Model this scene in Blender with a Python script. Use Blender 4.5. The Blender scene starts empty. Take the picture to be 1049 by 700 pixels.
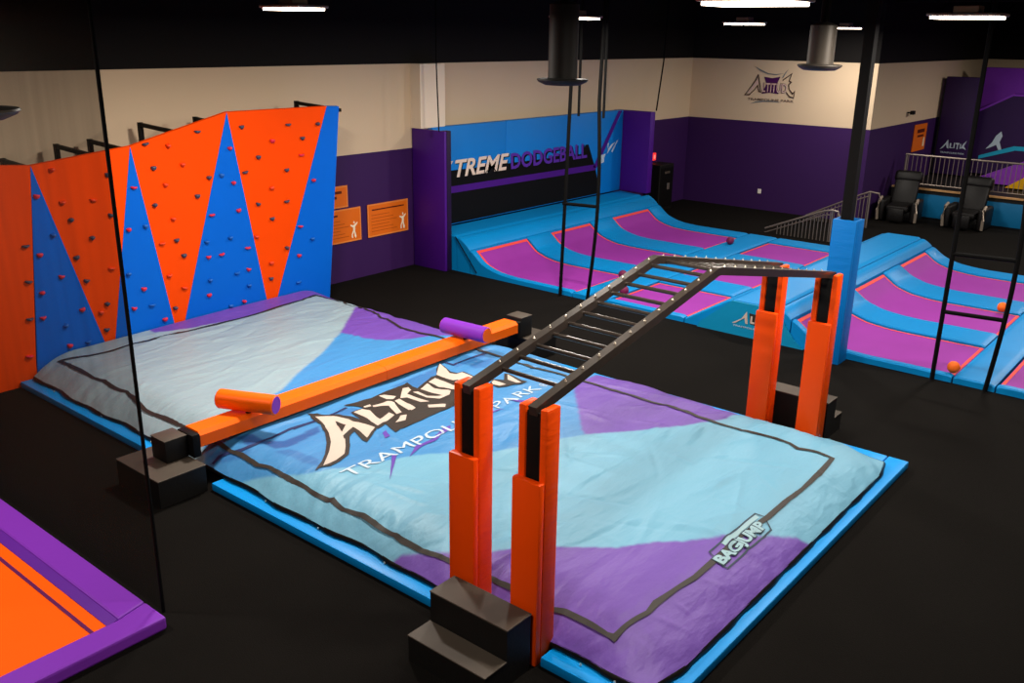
EXPO=0.0
LW={(-8.5,6.6):1.7,(-8.3,11.45):1.6,(-2.95,6.1):.75,(-2.72,10.35):1.0,(-8.35,22.0):.7,(-8.5,1.5):1.0,(-2.8,1.2):.6,(2.2,8.0):.25,(2.2,14.0):.5}
D={'A': [(-7.811, 6.042), (-7.73, 6.136), (-7.612, 6.198), (-7.457, 6.229), (-7.282, 6.238), (-7.066, 6.266), (-6.932, 6.031), (-7.111, 6.087), (-7.244, 6.108), (-7.212, 6.017), (-7.157, 5.89), (-7.08, 5.843),
       (-7.098, 5.867), (-6.943, 5.741), (-6.806, 5.609), (-6.749, 5.45), (-6.741, 5.356), (-6.755, 5.29), (-6.861, 5.42), (-6.984, 5.559), (-7.143, 5.713), (-7.339, 5.847), (-7.535, 5.954), (-7.702, 6.013)],
 'A_hole': [(-7.533, 6.099), (-7.455, 6.114), (-7.362, 6.106), (-7.233, 5.94)],
 'A_out': [(-7.968, 6.041), (-7.815, 6.125), (-7.669, 6.246), (-7.506, 6.304), (-7.292, 6.313), (-7.066, 6.307), (-6.982, 6.181), (-6.861, 5.968), (-6.931, 5.967), (-7.156, 6.047), (-7.103, 5.938), (-6.953, 5.805),
           (-6.99, 5.848), (-6.772, 5.639), (-6.704, 5.456), (-6.695, 5.333), (-6.758, 5.263), (-6.767, 5.193), (-6.841, 5.339), (-6.956, 5.477), (-7.156, 5.664), (-7.394, 5.838), (-7.595, 5.941), (-7.749, 5.972),
           (-7.957, 6.044)],
 'back': [(-7.83, 6.467), (-7.776, 6.606), (-7.731, 6.81), (-7.781, 7.126), (-7.792, 7.418), (-7.815, 7.487), (-7.655, 7.425), (-7.574, 7.422), (-7.647, 7.611), (-7.722, 7.807), (-7.721, 7.917), (-7.869, 8.06),
          (-7.999, 8.257), (-7.841, 8.197), (-7.659, 8.109), (-7.553, 8.121), (-7.533, 8.205), (-7.35, 8.194), (-7.244, 8.181), (-7.155, 8.208), (-6.953, 7.976), (-6.982, 7.703), (-6.921, 7.517), (-6.866, 7.266),
          (-6.872, 7.103), (-6.865, 6.913), (-6.845, 6.786), (-6.8, 6.323), (-7.036, 6.395), (-7.023, 6.284), (-7.051, 6.26), (-7.364, 6.311), (-7.598, 6.383), (-7.583, 6.573)],
 'border': [(-11.866, 5.081), (-11.343, 5.083), (-10.925, 5.069), (-10.756, 5.092), (-10.428, 5.079), (-10.191, 5.094), (-9.925, 5.051), (-9.619, 4.998), (-9.437, 4.996), (-9.177, 5.001), (-8.84, 5.003), (-8.504, 5.01),
            (-8.177, 5.013), (-7.918, 4.991), (-7.746, 5.008), (-7.432, 4.988), (-7.27, 5.01), (-6.935, 4.996), (-6.67, 4.993), (-6.471, 4.976), (-6.271, 4.989), (-6.076, 4.96), (-5.836, 4.988), (-5.626, 4.97),
            (-5.434, 4.958), (-5.255, 4.948), (-5.031, 4.945), (-4.768, 4.963), (-4.502, 4.965), (-4.27, 4.97), (-4.087, 4.975), (-3.837, 4.976), (-3.633, 4.974), (-3.533, 4.996), (-3.34, 5.0), (-3.146, 4.996),
            (-3.075, 4.994), (-3.063, 5.108), (-3.009, 5.354), (-3.025, 5.498), (-3.005, 5.752), (-2.973, 6.02), (-2.98, 6.377), (-2.988, 6.887), (-2.964, 7.381), (-2.968, 7.756), (-2.949, 8.105), (-2.983, 8.954),
            (-3.136, 8.915), (-3.32, 8.84), (-3.438, 8.899), (-3.6, 8.899), (-3.885, 8.89), (-4.056, 8.89), (-4.459, 8.936), (-4.888, 8.98), (-5.242, 8.949), (-5.582, 8.953), (-6.103, 8.983), (-6.442, 8.981),
            (-6.964, 8.95), (-7.476, 8.966), (-7.673, 8.969), (-7.995, 8.967), (-8.477, 9.045), (-8.949, 9.036), (-9.49, 8.985), (-9.957, 9.154), (-10.494, 9.278), (-10.971, 9.325), (-11.472, 9.383), (-11.75, 9.251),
            (-11.669, 8.909), (-11.656, 8.544), (-11.601, 7.682), (-11.612, 6.845), (-11.672, 6.488), (-11.602, 6.209), (-11.683, 5.994), (-11.639, 5.681), (-11.644, 5.374)],
 'br': [(5.822, 2.979), (6.27, 3.01), (7.04, 3.186), (7.923, 3.218), (9.894, 3.359), (5.182, 2.842)],
 'cables': [[(-7.99, 4.817), (-7.987, 4.897), (-7.9, 4.979), (-7.806, 5.054), (-7.745, 5.189), (-7.716, 5.383), (-7.749, 5.648), (-7.723, 5.953)], [(-7.724, 5.664), (-7.724, 5.972), (-7.737, 6.304), (-7.75, 6.448)],
            [(-8.012, 8.334), (-7.824, 8.328), (-7.825, 8.501), (-7.812, 8.753), (-7.79, 8.956)]],
 'cw': {'top': [(4.654, 2.92), (5.003, 2.898), (6.29, 3.019), (7.753, 3.382), (9.549, 3.378), (9.794, 3.366)],
        'tri1': [(5.002, 2.887), (4.866, 0.292), (5.817, 0.326)],
        'tri2': [(6.29, 3.019), (5.957, 0.29), (6.888, 0.317)],
        'tri3': [(7.753, 3.382), (7.04, 0.327), (8.54, 0.374)],
        'tri4': [(9.549, 3.378), (8.691, 0.392), (9.807, 0.26)]},
 'cyan_top': [(-7.67, 4.461), (-7.616, 4.649), (-7.347, 4.856), (-7.099, 4.968), (-6.814, 5.124), (-6.54, 5.445), (-6.337, 5.832), (-6.147, 6.182), (-5.74, 6.618), (-5.403, 7.331), (-5.228, 7.645), (-4.962, 8.03),
              (-4.824, 8.212), (-4.579, 8.593), (-4.3, 9.077)],
 'dark': [[(-8.07, 5.135), (-7.94, 5.295), (-7.733, 5.288), (-7.569, 5.417), (-7.586, 5.919), (-7.467, 5.823), (-7.398, 5.359), (-7.496, 5.254), (-7.684, 5.252), (-7.812, 5.13), (-7.935, 5.147)],
          [(-7.465, 5.213), (-7.322, 5.337), (-6.921, 5.377), (-6.805, 5.282), (-6.971, 5.239), (-7.306, 5.217)],
          [(-8.147, 4.847), (-8.07, 4.955), (-7.884, 4.985), (-7.854, 5.035), (-7.752, 5.159), (-7.653, 5.014), (-7.792, 4.919), (-7.909, 4.842)],
          [(-7.629, 8.417), (-7.664, 8.587), (-7.626, 8.859), (-7.535, 8.822), (-7.441, 8.556), (-7.493, 8.396)], [(-7.824, 8.328), (-7.789, 8.593), (-7.79, 8.956), (-7.715, 8.87), (-7.715, 8.512), (-7.73, 8.269)],
          [(-7.872, 7.257), (-7.914, 7.583), (-7.899, 7.866), (-7.928, 8.12), (-7.736, 7.902), (-7.62, 7.584), (-7.574, 7.422), (-7.668, 7.439), (-7.829, 7.5), (-7.811, 7.311)],
          [(-7.765, 6.084), (-7.73, 6.331), (-7.711, 6.482), (-7.546, 6.54), (-7.567, 6.324), (-7.668, 6.213)]],
 'e_out': [(-7.021, 8.132), (-7.092, 8.278), (-6.957, 8.336), (-7.102, 8.512), (-7.053, 8.539), (-6.79, 8.485), (-6.705, 8.492), (-6.707, 8.361), (-6.769, 8.306), (-6.797, 8.189), (-6.852, 8.104)],
 'holds': [(5.252, 2.821, 'o'), (5.044, 2.509, 'r'), (5.361, 2.391, 'o'), (5.759, 2.37, 'o'), (5.445, 2.154, 'k'), (5.969, 2.684, 'k'), (5.987, 2.138, 'k'), (4.865, 1.897, 'k'), (5.205, 1.988, 'b'), (5.026, 1.756, 'r'),
           (5.279, 1.416, 'r'), (4.861, 1.427, 'k'), (5.708, 1.875, 'k'), (5.492, 1.641, 'k'), (5.606, 1.294, 'k'), (5.961, 1.4, 'o'), (5.01, 1.25, 'r'), (5.521, 0.904, 'r'), (5.002, 0.904, 'r'), (4.837, 0.924, 'k'),
           (5.283, 0.73, 'b'), (5.323, 0.428, 'r'), (5.577, 0.421, 'b'), (4.791, 0.411, 'r'), (5.865, 0.912, 'k'), (5.779, 0.802, 'o'), (5.848, 0.532, 'k'), (6.51, 3.038, 'k'), (6.833, 2.99, 'o'), (6.615, 2.708, 'k'),
           (7.055, 2.714, 'o'), (7.286, 3.147, 'k'), (7.458, 2.489, 'k'), (7.669, 2.499, 'b'), (6.786, 2.457, 'o'), (6.321, 2.471, 'r'), (6.612, 2.197, 'k'), (7.276, 2.241, 'k'), (6.893, 1.96, 'o'), (7.51, 1.931, 'r'),
           (6.218, 1.908, 'r'), (6.47, 1.918, 'b'), (6.939, 1.643, 'k'), (6.713, 1.631, 'o'), (7.415, 1.541, 'b'), (7.049, 1.397, 'k'), (7.451, 1.301, 'r'), (7.673, 1.305, 'r'), (6.191, 1.281, 'b'), (6.413, 1.015, 'r'),
           (6.813, 1.137, 'o'), (7.049, 0.901, 'o'), (7.468, 0.94, 'b'), (7.457, 0.702, 'r'), (6.26, 0.754, 'r'), (6.532, 0.745, 'b'), (6.89, 0.622, 'k'), (6.725, 0.481, 'r'), (8.002, 3.166, 'k'), (8.824, 3.147, 'k'),
           (9.376, 3.126, 'k'), (8.542, 2.926, 'r'), (9.101, 2.926, 'k'), (9.095, 2.666, 'r'), (7.798, 2.878, 'r'), (8.298, 2.705, 'k'), (8.823, 2.461, 'k'), (8.073, 2.503, 'k'), (7.863, 2.368, 'r'), (8.551, 2.211, 'o'),
           (8.312, 1.99, 'k'), (8.841, 1.966, 'k'), (9.34, 2.246, 'r'), (7.962, 1.941, 'r'), (8.574, 1.726, 'k'), (9.123, 1.52, 'r'), (7.814, 1.542, 'b'), (9.378, 1.275, 'b'), (8.291, 1.48, 'o'), (8.132, 1.328, 'r'),
           (8.863, 1.21, 'k'), (9.117, 1.035, 'r'), (8.153, 0.979, 'r'), (7.945, 0.959, 'b'), (8.157, 0.716, 'b'), (8.577, 1.006, 'o'), (8.58, 0.744, 'k'), (9.126, 0.579, 'b'), (8.072, 0.469, 'r'), (7.839, 0.442, 'b')],
 'letters': [[(-7.574, 6.404), (-7.565, 6.523), (-7.473, 6.56), (-7.173, 6.439), (-7.263, 6.659), (-7.156, 6.645), (-7.085, 6.475), (-7.077, 6.317), (-7.213, 6.341), (-7.375, 6.387)],
             [(-7.549, 6.671), (-7.494, 6.857), (-7.41, 6.886), (-7.154, 6.755), (-7.156, 6.679), (-7.404, 6.791), (-7.514, 6.648)], [(-7.605, 6.576), (-7.598, 6.673), (-7.546, 6.651), (-7.571, 6.571)],
             [(-7.448, 6.921), (-7.459, 7.004), (-7.16, 6.949), (-7.139, 6.856)], [(-6.986, 6.5), (-7.038, 6.601), (-7.093, 6.679), (-7.064, 6.748), (-6.959, 6.628), (-6.972, 6.555)],
             [(-7.714, 6.919), (-7.691, 6.988), (-7.548, 7.043), (-7.508, 6.961), (-7.567, 6.908)],
             [(-7.692, 7.291), (-7.668, 7.363), (-7.576, 7.32), (-7.507, 7.186), (-7.319, 7.187), (-7.158, 7.212), (-7.217, 7.123), (-7.425, 7.107), (-7.466, 7.033)],
             [(-7.449, 6.93), (-7.461, 7.013), (-7.135, 6.959), (-7.116, 6.878), (-7.358, 6.897)],
             [(-7.504, 7.277), (-7.477, 7.335), (-7.302, 7.321), (-7.217, 7.387), (-7.175, 7.458), (-7.24, 7.448), (-7.371, 7.429), (-7.519, 7.421), (-7.597, 7.62), (-7.411, 7.567), (-7.218, 7.64), (-7.128, 7.524),
              (-7.131, 7.354), (-7.274, 7.274)],
             [(-7.619, 7.662), (-7.667, 7.83), (-7.57, 7.811), (-7.339, 7.809), (-7.233, 7.919), (-7.182, 7.721), (-7.243, 7.667), (-7.459, 7.676), (-7.35, 7.661), (-7.433, 7.649)],
             [(-7.724, 7.914), (-7.984, 8.242), (-7.772, 8.146), (-7.627, 8.055), (-7.536, 8.082), (-7.524, 8.174), (-7.26, 8.167), (-7.21, 7.976), (-7.403, 7.96), (-7.432, 7.908), (-7.535, 7.895), (-7.623, 7.907)],
             [(-7.1, 7.126), (-6.98, 7.301), (-6.921, 7.23), (-7.043, 7.077)], [(-7.039, 8.194), (-7.051, 8.252), (-6.841, 8.241), (-6.873, 8.151), (-6.973, 8.139)],
             [(-7.046, 8.508), (-6.738, 8.411), (-6.78, 8.363), (-6.928, 8.372)]],
 'purple1': [(-11.355, 9.947), (-9.974, 8.25), (-9.518, 8.316), (-9.191, 8.517), (-8.918, 9.004), (-8.698, 9.22), (-9.384, 10.126), (-10.203, 10.309), (-11.086, 10.273)],
 'purple2': [(-6.199, 8.784), (-6.075, 8.621), (-5.703, 8.178), (-5.345, 7.751), (-5.228, 7.645), (-5.089, 7.837), (-4.962, 8.03), (-4.824, 8.212), (-4.579, 8.593), (-4.3, 9.077), (-4.342, 9.639), (-6.25, 10.278),
             (-6.965, 9.899)],
 'purple3': [(-5.139, 4.563), (-5.237, 4.748), (-5.171, 4.865), (-4.795, 5.027), (-4.463, 5.192), (-3.966, 5.702), (-3.671, 5.94), (-3.486, 6.217), (-3.291, 6.381), (-3.181, 6.561), (-2.841, 7.127), (-2.686, 7.376),
             (-2.58, 7.463), (-2.463, 7.513)],
 'purple_strip': [(-11.89, 6.451), (-11.79, 6.729), (-11.709, 6.994), (-11.601, 7.682), (-11.636, 8.529), (-11.72, 9.168), (-11.817, 9.325), (-11.527, 9.29), (-12.23, 9.967), (-12.708, 10.321), (-13.41, 10.044),
                  (-12.401, 6.626)],
 'px': {'cam': (0.77, 0.212, -0.602, 0.638, -0.235, 0.733, 0.014, -0.948, -0.316), 'duct1': (-5.882, 7.922), 'duct2': (-4.264, 10.589), 'duct3': (-5.768, 2.17), 'f': 947.8080737365748},
 'rail': {'far': [(-9.93, -0.299), (-8.497, 0.478), (-7.94, 0.767), (-7.595, 0.893), (-7.476, 0.726), (-7.606, 0.1)],
          'near': [(-9.249, -0.091), (-7.942, 0.706), (-7.737, 0.721), (-7.546, 0.656), (-7.737, -0.007), (-9.249, -0.091)]},
 'sticker': [(-3.032, 6.434), (-3.051, 7.304), (-3.005, 7.334), (-2.897, 7.304), (-2.898, 6.501), (-2.918, 6.476)],
 'swish': [[(-6.431, 5.921), (-6.402, 5.965), (-6.231, 5.77), (-6.027, 5.51), (-6.256, 5.748)], [(-6.896, 6.219), (-6.923, 6.294), (-6.758, 6.205), (-6.773, 6.146)],
           [(-6.235, 5.98), (-6.399, 6.239), (-6.385, 6.476), (-6.488, 6.738), (-6.488, 6.86), (-6.426, 6.793), (-6.395, 6.642), (-6.312, 6.427), (-6.314, 6.204)],
           [(-6.43, 7.441), (-6.411, 7.547), (-6.37, 7.659), (-6.389, 7.521), (-6.403, 7.416)], [(-6.481, 7.874), (-6.393, 7.976), (-6.25, 8.009), (-6.338, 7.908)]],
 'texts': {'tp': [(-6.559, 5.332), (-6.387, 5.436), (-6.43, 8.401), (-6.506, 8.6)]},
 'white_edge': [(-11.355, 9.947), (-9.974, 8.25), (-9.522, 7.591), (-9.004, 6.665), (-8.77, 6.313), (-8.451, 5.546), (-8.432, 5.1), (-8.276, 4.905), (-8.027, 4.731)],
 'wlogo': {'A': [(-11.216, 3.55), (-11.157, 3.336), (-11.095, 3.105), (-11.152, 3.119), (-11.205, 3.267), (-11.278, 3.163), (-11.423, 3.022), (-11.545, 3.016), (-11.38, 3.243), (-11.267, 3.415)],
           'Ain': [(-11.219, 3.45), (-11.183, 3.318), (-11.235, 3.283), (-11.336, 3.178), (-11.436, 3.055), (-11.491, 3.039), (-11.343, 3.244), (-11.247, 3.399)],
           'E': [(-10.519, 3.429), (-10.289, 3.6), (-10.34, 3.42), (-10.283, 3.39), (-10.346, 3.322), (-10.315, 3.209), (-10.214, 3.099), (-10.16, 3.167), (-10.176, 3.002), (-10.295, 3.029), (-10.397, 3.139),
                 (-10.469, 3.3)],
           'arc1': [(-11.341, 3.761), (-11.181, 3.65), (-10.951, 3.568), (-10.713, 3.552), (-10.486, 3.609), (-10.716, 3.576), (-10.936, 3.593), (-11.147, 3.676)],
           'arc2': [(-10.544, 3.493), (-10.47, 3.626), (-10.375, 3.727), (-10.45, 3.611), (-10.509, 3.494)],
           'arc3': [(-11.37, 2.788), (-11.227, 2.855), (-11.007, 2.892), (-10.75, 2.902), (-10.492, 2.87), (-10.747, 2.873), (-11.004, 2.859), (-11.206, 2.831)],
           'mid': [(-11.058, 3.19), (-10.603, 3.212), (-11.074, 3.339), (-10.383, 3.173)],
           'purple': [(-11.036, 3.498), (-10.813, 3.474), (-10.592, 3.516), (-10.655, 3.357), (-10.606, 3.079), (-10.845, 3.101), (-11.072, 3.064), (-11.004, 3.21), (-10.96, 3.311)],
           'txt': [(-11.461, 2.935), (-10.158, 2.921), (-11.448, 2.894)]}}
import bpy, bmesh, math, random
import numpy as np
from mathutils import Vector, Matrix
from mathutils.geometry import tessellate_polygon
random.seed(7)
SC = bpy.context.scene
COL = SC.collection
PI = math.pi

# ---------------------------------------------------------------- materials
def lin(h):
    h = h.lstrip('#'); c = [int(h[i:i+2], 16)/255 for i in (0, 2, 4)]
    return tuple(x/12.92 if x <= .04045 else ((x+.055)/1.055)**2.4 for x in c) + (1,)
_M = {}
def mat(name, hexc, rough=.5, spec=.5, metal=0, bump=0, bscale=20, var=0, vscale=3, emit=None, es=0, attr=None, stretch=(1,1,1), sheen=0):
    if name in _M: return _M[name]
    m = bpy.data.materials.new(name); m.use_nodes = True
    nt = m.node_tree; b = nt.nodes['Principled BSDF']
    b.inputs['Base Color'].default_value = lin(hexc)
    b.inputs['Roughness'].default_value = rough
    b.inputs['Specular IOR Level'].default_value = spec
    b.inputs['Metallic'].default_value = metal
    if sheen: b.inputs['Sheen Weight'].default_value = sheen
    tc = None
    if bump or var:
        tc = nt.nodes.new('ShaderNodeTexCoord')
        mp = nt.nodes.new('ShaderNodeMapping'); mp.inputs['Scale'].default_value = stretch
        nt.links.new(tc.outputs['Object'], mp.inputs[0])
    src = None
    if attr:
        at = nt.nodes.new('ShaderNodeVertexColor'); at.layer_name = attr; src = at.outputs['Color']
        nt.links.new(src, b.inputs['Base Color'])
    if var:
        n = nt.nodes.new('ShaderNodeTexNoise'); n.inputs['Scale'].default_value = vscale; n.inputs['Detail'].default_value = 4
        nt.links.new(mp.outputs[0], n.inputs['Vector'])
        mr = nt.nodes.new('ShaderNodeMapRange'); mr.inputs['To Min'].default_value = 1-var; mr.inputs['To Max'].default_value = 1+var
        nt.links.new(n.outputs['Fac'], mr.inputs['Value'])
        mx = nt.nodes.new('ShaderNodeVectorMath'); mx.operation = 'SCALE'
        if src: nt.links.new(src, mx.inputs[0])
        else: mx.inputs[0].default_value = lin(hexc)[:3]
        nt.links.new(mr.outputs[0], mx.inputs['Scale'])
        nt.links.new(mx.outputs[0], b.inputs['Base Color'])
    if bump:
        n = nt.nodes.new('ShaderNodeTexNoise'); n.inputs['Scale'].default_value = bscale; n.inputs['Detail'].default_value = 5
        nt.links.new(mp.outputs[0], n.inputs['Vector'])
        bp = nt.nodes.new('ShaderNodeBump'); bp.inputs['Strength'].default_value = 1; bp.inputs['Distance'].default_value = bump
        nt.links.new(n.outputs['Fac'], bp.inputs['Height']); nt.links.new(bp.outputs[0], b.inputs['Normal'])
    if emit:
        b.inputs['Emission Color'].default_value = lin(emit); b.inputs['Emission Strength'].default_value = es
    _M[name] = m
    return m
def wrinkle(name, hexc, rough=.45, d=.010, attr=None, sx=(1, 1, 1), spec=.22, var=.04):
    return mat(name, hexc, rough, spec, bump=d, bscale=4.5, var=var, vscale=2.2, attr=attr, stretch=sx)

FLOOR = mat('black_carpet', '#110f0d', .95, .05, bump=.004, bscale=90, var=.18, vscale=1.3)
BEIGE = mat('beige_paint', '#d3bc9e', .8, .2, var=.03, vscale=.8)
PURPLEW = mat('purple_wall_paint', '#33124e', .6, .3, var=.04, vscale=.8)
BLACKW = mat('black_wall_paint', '#131110', .85, .2, var=.1, vscale=1)
BLUEK = wrinkle('bright_blue_vinyl', '#0090e0', .42, .003)
BLUEP = wrinkle('sky_blue_vinyl', '#007fc2', .45, .004)
BLUEW = wrinkle('blue_wall_vinyl', '#0078cc', .5, .004)
BLUEC = mat('blue_wood_panel', '#005fca', .6, .12, var=.05, vscale=1.5)
ORC = mat('orange_wood_panel', '#ee4600', .6, .08, var=.04, vscale=1.5)
PURP = wrinkle('purple_vinyl', '#45127c', .45, .004)
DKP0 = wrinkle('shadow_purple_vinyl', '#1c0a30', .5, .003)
PURB = wrinkle('bright_purple_vinyl', '#7a30b0', .45, .004)
ORV = wrinkle('orange_vinyl', '#fb4e00', .42, .004)
ORVW = mat('gathered_orange_vinyl', '#fb4e00', .42, .2, bump=.006, bscale=3.2, stretch=(2, 2, 9))
ORBEAM = wrinkle('beam_orange_vinyl', '#ff6400', .4, .003)
ORBED = mat('orange_trampoline_fabric', '#ff5c00', .65, .1)
ORSEAM = mat('orange_seam_tape', '#c63600', .6, .2)
PINK = mat('pink_purple_trampoline_fabric', '#8c3094', .6, .15, var=.10, vscale=1.6)
WEB = mat('coral_webbing', '#e2453c', .6, .3)
BLACKR = mat('black_rubber_vinyl', '#100e0c', .6, .25, bump=.002, bscale=30)
BLACKT = mat('brown_step_top', '#453c33', .6, .35, var=.2, vscale=4)  # step tops and caps, a lighter brown than the block sides
STEEL = mat('dark_brown_steel', '#3b322b', .34, .6, metal=.2, var=.35, vscale=14)
STEELB = mat('black_powder_steel', '#080706', .6, .15)
BOLT = mat('bright_bolt_steel', '#e8dcc8', .3, .6, metal=.6)
CABLE = mat('black_webbing', '#060606', .8, .1)
SKIRT = wrinkle('black_bag_skirt', '#14110e', .35, .006)
BAG = mat('airbag_printed_fabric', '#a9b9bd', .5, .35, bump=.034, bscale=3.0, var=.05, vscale=2.0, attr='print', stretch=(1.6, .55, 1))
INKB = mat('dark_brown_print', '#2b241e', .55, .3, bump=.020, bscale=3.0, stretch=(1.6, .55, 1))
INKL = mat('charcoal_line_print', '#2b2520', .55, .3, bump=.020, bscale=3.0, stretch=(1.6, .55, 1))
CREAM = mat('cream_print', '#c0b0a4', .55, .3, bump=.020, bscale=3.0, stretch=(1.6, .55, 1))
INKP = mat('purple_print', '#5a3a9e', .55, .3)
WHITEP = mat('white_print', '#b4c6d4', .55, .3)
PALEP = mat('pale_cyan_print', '#93b5bf', .55, .3)
DKBL = mat('navy_outline_print', '#1f3546', .55, .3)
CABP = mat('navy_cable_print', '#1d2a58', .55, .3)
SIGNO = mat('orange_sign_board', '#e06a0c', .5, .3)
SIGNE = mat('pale_orange_sign_border', '#e8843a', .5, .3)
SIGNT = mat('brown_sign_ink', '#5a1c08', .6, .2)
CREAMW = mat('cream_figure_ink', '#f3e3c4', .6, .2)
SILV = mat('silver_trim', '#b8a898', .35, .5, metal=.5)
GREYT = mat('grey_handrail_steel', '#8c8078', .4, .5, metal=.6)
LEATH = mat('black_leather', '#0a0808', .5, .25, bump=.003, bscale=30)
TEAL = wrinkle('teal_blue_vinyl', '#0d6392', .5, .003)
YEL = wrinkle('yellow_vinyl', '#e8ae10', .5, .003)
LENS = mat('lit_lamp_lens', '#ffffff', .5, .3, emit='#ffe9cf', es=9)
HOUS = mat('lamp_housing_metal', '#b8aea4', .4, .5, metal=.5)
DUCTM = mat('dark_duct_metal', '#4a433b', .5, .4, metal=.2)
GOLD = mat('tan_edge_strip', '#b98d5c', .5, .4)
REDL = mat('red_lit_sign', '#c02020', .5, .3, emit='#ff3a3a', es=.9)

# ---------------------------------------------------------------- helpers
def tag(o, label=None, cat=None, group=None, kind=None):
    if label: o['label'] = label
    if cat: o['category'] = cat
    if group: o['group'] = group
    if kind: o['kind'] = kind
    return o
def thing(name, label, cat, loc=(0, 0, 0), rz=0, group=None):
    o = bpy.data.objects.new(name, None); COL.objects.link(o)
    o.empty_display_size = .1
    o.location = loc; o.rotation_euler = (0, 0, rz)
    return tag(o, label, cat, group)
class MB:
    def __init__(s): s.bm = bmesh.new()
    def box(s, x0, x1, y0, y1, z0, z1, r=0, seg=2):
        t = bmesh.new()
        bmesh.ops.create_cube(t, size=1)
        for v in t.verts:
            v.co = Vector((x0+(v.co.x+.5)*(x1-x0), y0+(v.co.y+.5)*(y1-y0), z0+(v.co.z+.5)*(z1-z0)))
        if r: bmesh.ops.bevel(t, geom=list(t.edges), offset=r, segments=seg, affect='EDGES', profile=.5)
        return s.merge(t)
    def merge(s, t, M=None):
        if M is not None: bmesh.ops.transform(t, matrix=M, verts=t.verts)
        me = bpy.data.meshes.new('t'); t.to_mesh(me); t.free(); s.bm.from_mesh(me); bpy.data.meshes.remove(me); return s
    def prism(s, poly, ext, f):
        """closed prism: poly list of 2-D points, ext=(a,b), f maps (p,q,e)->xyz"""
        a = [s.bm.verts.new(f(p, q, ext[0])) for p, q in poly]
        b = [s.bm.verts.new(f(p, q, ext[1])) for p, q in poly]
        n = len(poly)
        for i in range(n): s.bm.faces.new((a[i], a[(i+1) % n], b[(i+1) % n], b[i]))
        for tri in tessellate_polygon([[Vector((p, q, 0)) for p, q in poly]]):
            s.bm.faces.new([a[i] for i in tri][::-1]); s.bm.faces.new([b[i] for i in tri])
        return s
    def tube(s, pts, r, n=8, square=False, cap=True):
        pts = [Vector(p) for p in pts]; rings = []
        N = 4 if square else n
        for i, p in enumerate(pts):
            d = (pts[min(i+1, len(pts)-1)]-pts[max(i-1, 0)]).normalized()
            up = Vector((0, 0, 1)) if abs(d.z) < .95 else Vector((0, 1, 0))
            a = d.cross(up).normalized(); b = a.cross(d).normalized()
            k = math.sqrt(2) if square else 1
            rings.append([s.bm.verts.new(p+(a*math.cos(t)+b*math.sin(t))*r*k) for t in [2*PI*j/N+(PI/4 if square else 0) for j in range(N)]])
        for q, w in zip(rings, rings[1:]):
            for j in range(N): s.bm.faces.new((q[j], q[(j+1) % N], w[(j+1) % N], w[j]))
        if cap: s.bm.faces.new(rings[0][::-1]); s.bm.faces.new(rings[-1])
        return s
    def lathe(s, prof, c=(0, 0, 0), n=24):
        rings = [[s.bm.verts.new((c[0]+r*math.cos(2*PI*j/n), c[1]+r*math.sin(2*PI*j/n), c[2]+z)) for j in range(n)] for r, z in prof]
        for q, w in zip(rings, rings[1:]):
            for j in range(n): s.bm.faces.new((q[j], q[(j+1) % n], w[(j+1) % n], w[j]))
        s.bm.faces.new(rings[0][::-1]); s.bm.faces.new(rings[-1]); return s
    def build(s, name, m, parent=None, smooth=False, loc=None):
        bmesh.ops.recalc_face_normals(s.bm, faces=s.bm.faces)
        me = bpy.data.meshes.new(name); s.bm.to_mesh(me); s.bm.free()
        me.materials.append(m)
        o = bpy.data.objects.new(name, me); COL.objects.link(o)
        if parent: o.parent = parent
        if loc: o.location = loc
        if smooth:
            for p in me.polygons: p.use_smooth = True
            if smooth == 'auto': me.set_sharp_from_angle(angle=math.radians(35))
        return o
def box(name, m, x0, x1, y0, y1, z0, z1, r=0, parent=None, seg=2):
    return MB().box(x0, x1, y0, y1, z0, z1, r, seg).build(name, m, parent, smooth='auto' if r else False)
def struct(o): o['kind'] = 'structure'; return o
def reanchor(root):
    return root
def text_tris(s, bold=.02, shear=0.0, spacing=1.0):
    cu = bpy.data.curves.new('txt', 'FONT'); cu.body = s; cu.offset = bold; cu.shear = shear; cu.space_character = spacing; cu.resolution_u = 3
    o = bpy.data.objects.new('txt', cu); COL.objects.link(o)
    dg = bpy.context.evaluated_depsgraph_get(); me = bpy.data.meshes.new_from_object(o.evaluated_get(dg))
    bm = bmesh.new(); bm.from_mesh(me)
    bpy.data.objects.remove(o); bpy.data.curves.remove(cu); bpy.data.meshes.remove(me)
    xs = [v.co.x for v in bm.verts]; ys = [v.co.y for v in bm.verts]
    x0, x1, y0, y1 = min(xs), max(xs), min(ys), max(ys)
    for v in bm.verts: v.co = Vector(((v.co.x-x0)/(x1-x0), (v.co.y-y0)/(y1-y0), 0))
    return bm
def text_obj(s, f, name, m, parent, bold=.02, shear=0, spacing=1.0, cut=0):
    bm = text_tris(s, bold, shear, spacing)
    for v in bm.verts: v.co = Vector(f(v.co.x, v.co.y))
    mb = MB(); mb.bm.free(); mb.bm = bm
    if cut: cutgrid(bm, .05); drape(bm, .008)
    return mb.build(name, m, parent)
def flat_poly(polys, f, name, m, parent):
    """flat printed shapes: polys are lists of 2-D points mapped by f"""
    mb = MB()
    for k, poly in enumerate(polys):
        vs = [mb.bm.verts.new(f(p, q)) for p, q in poly]
        for tri in tessellate_polygon([[Vector((p, q, 0)) for p, q in poly]]):
            try: mb.bm.faces.new([vs[i] for i in tri])
            except ValueError: pass
    return mb.build(name, m, parent)

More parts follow.
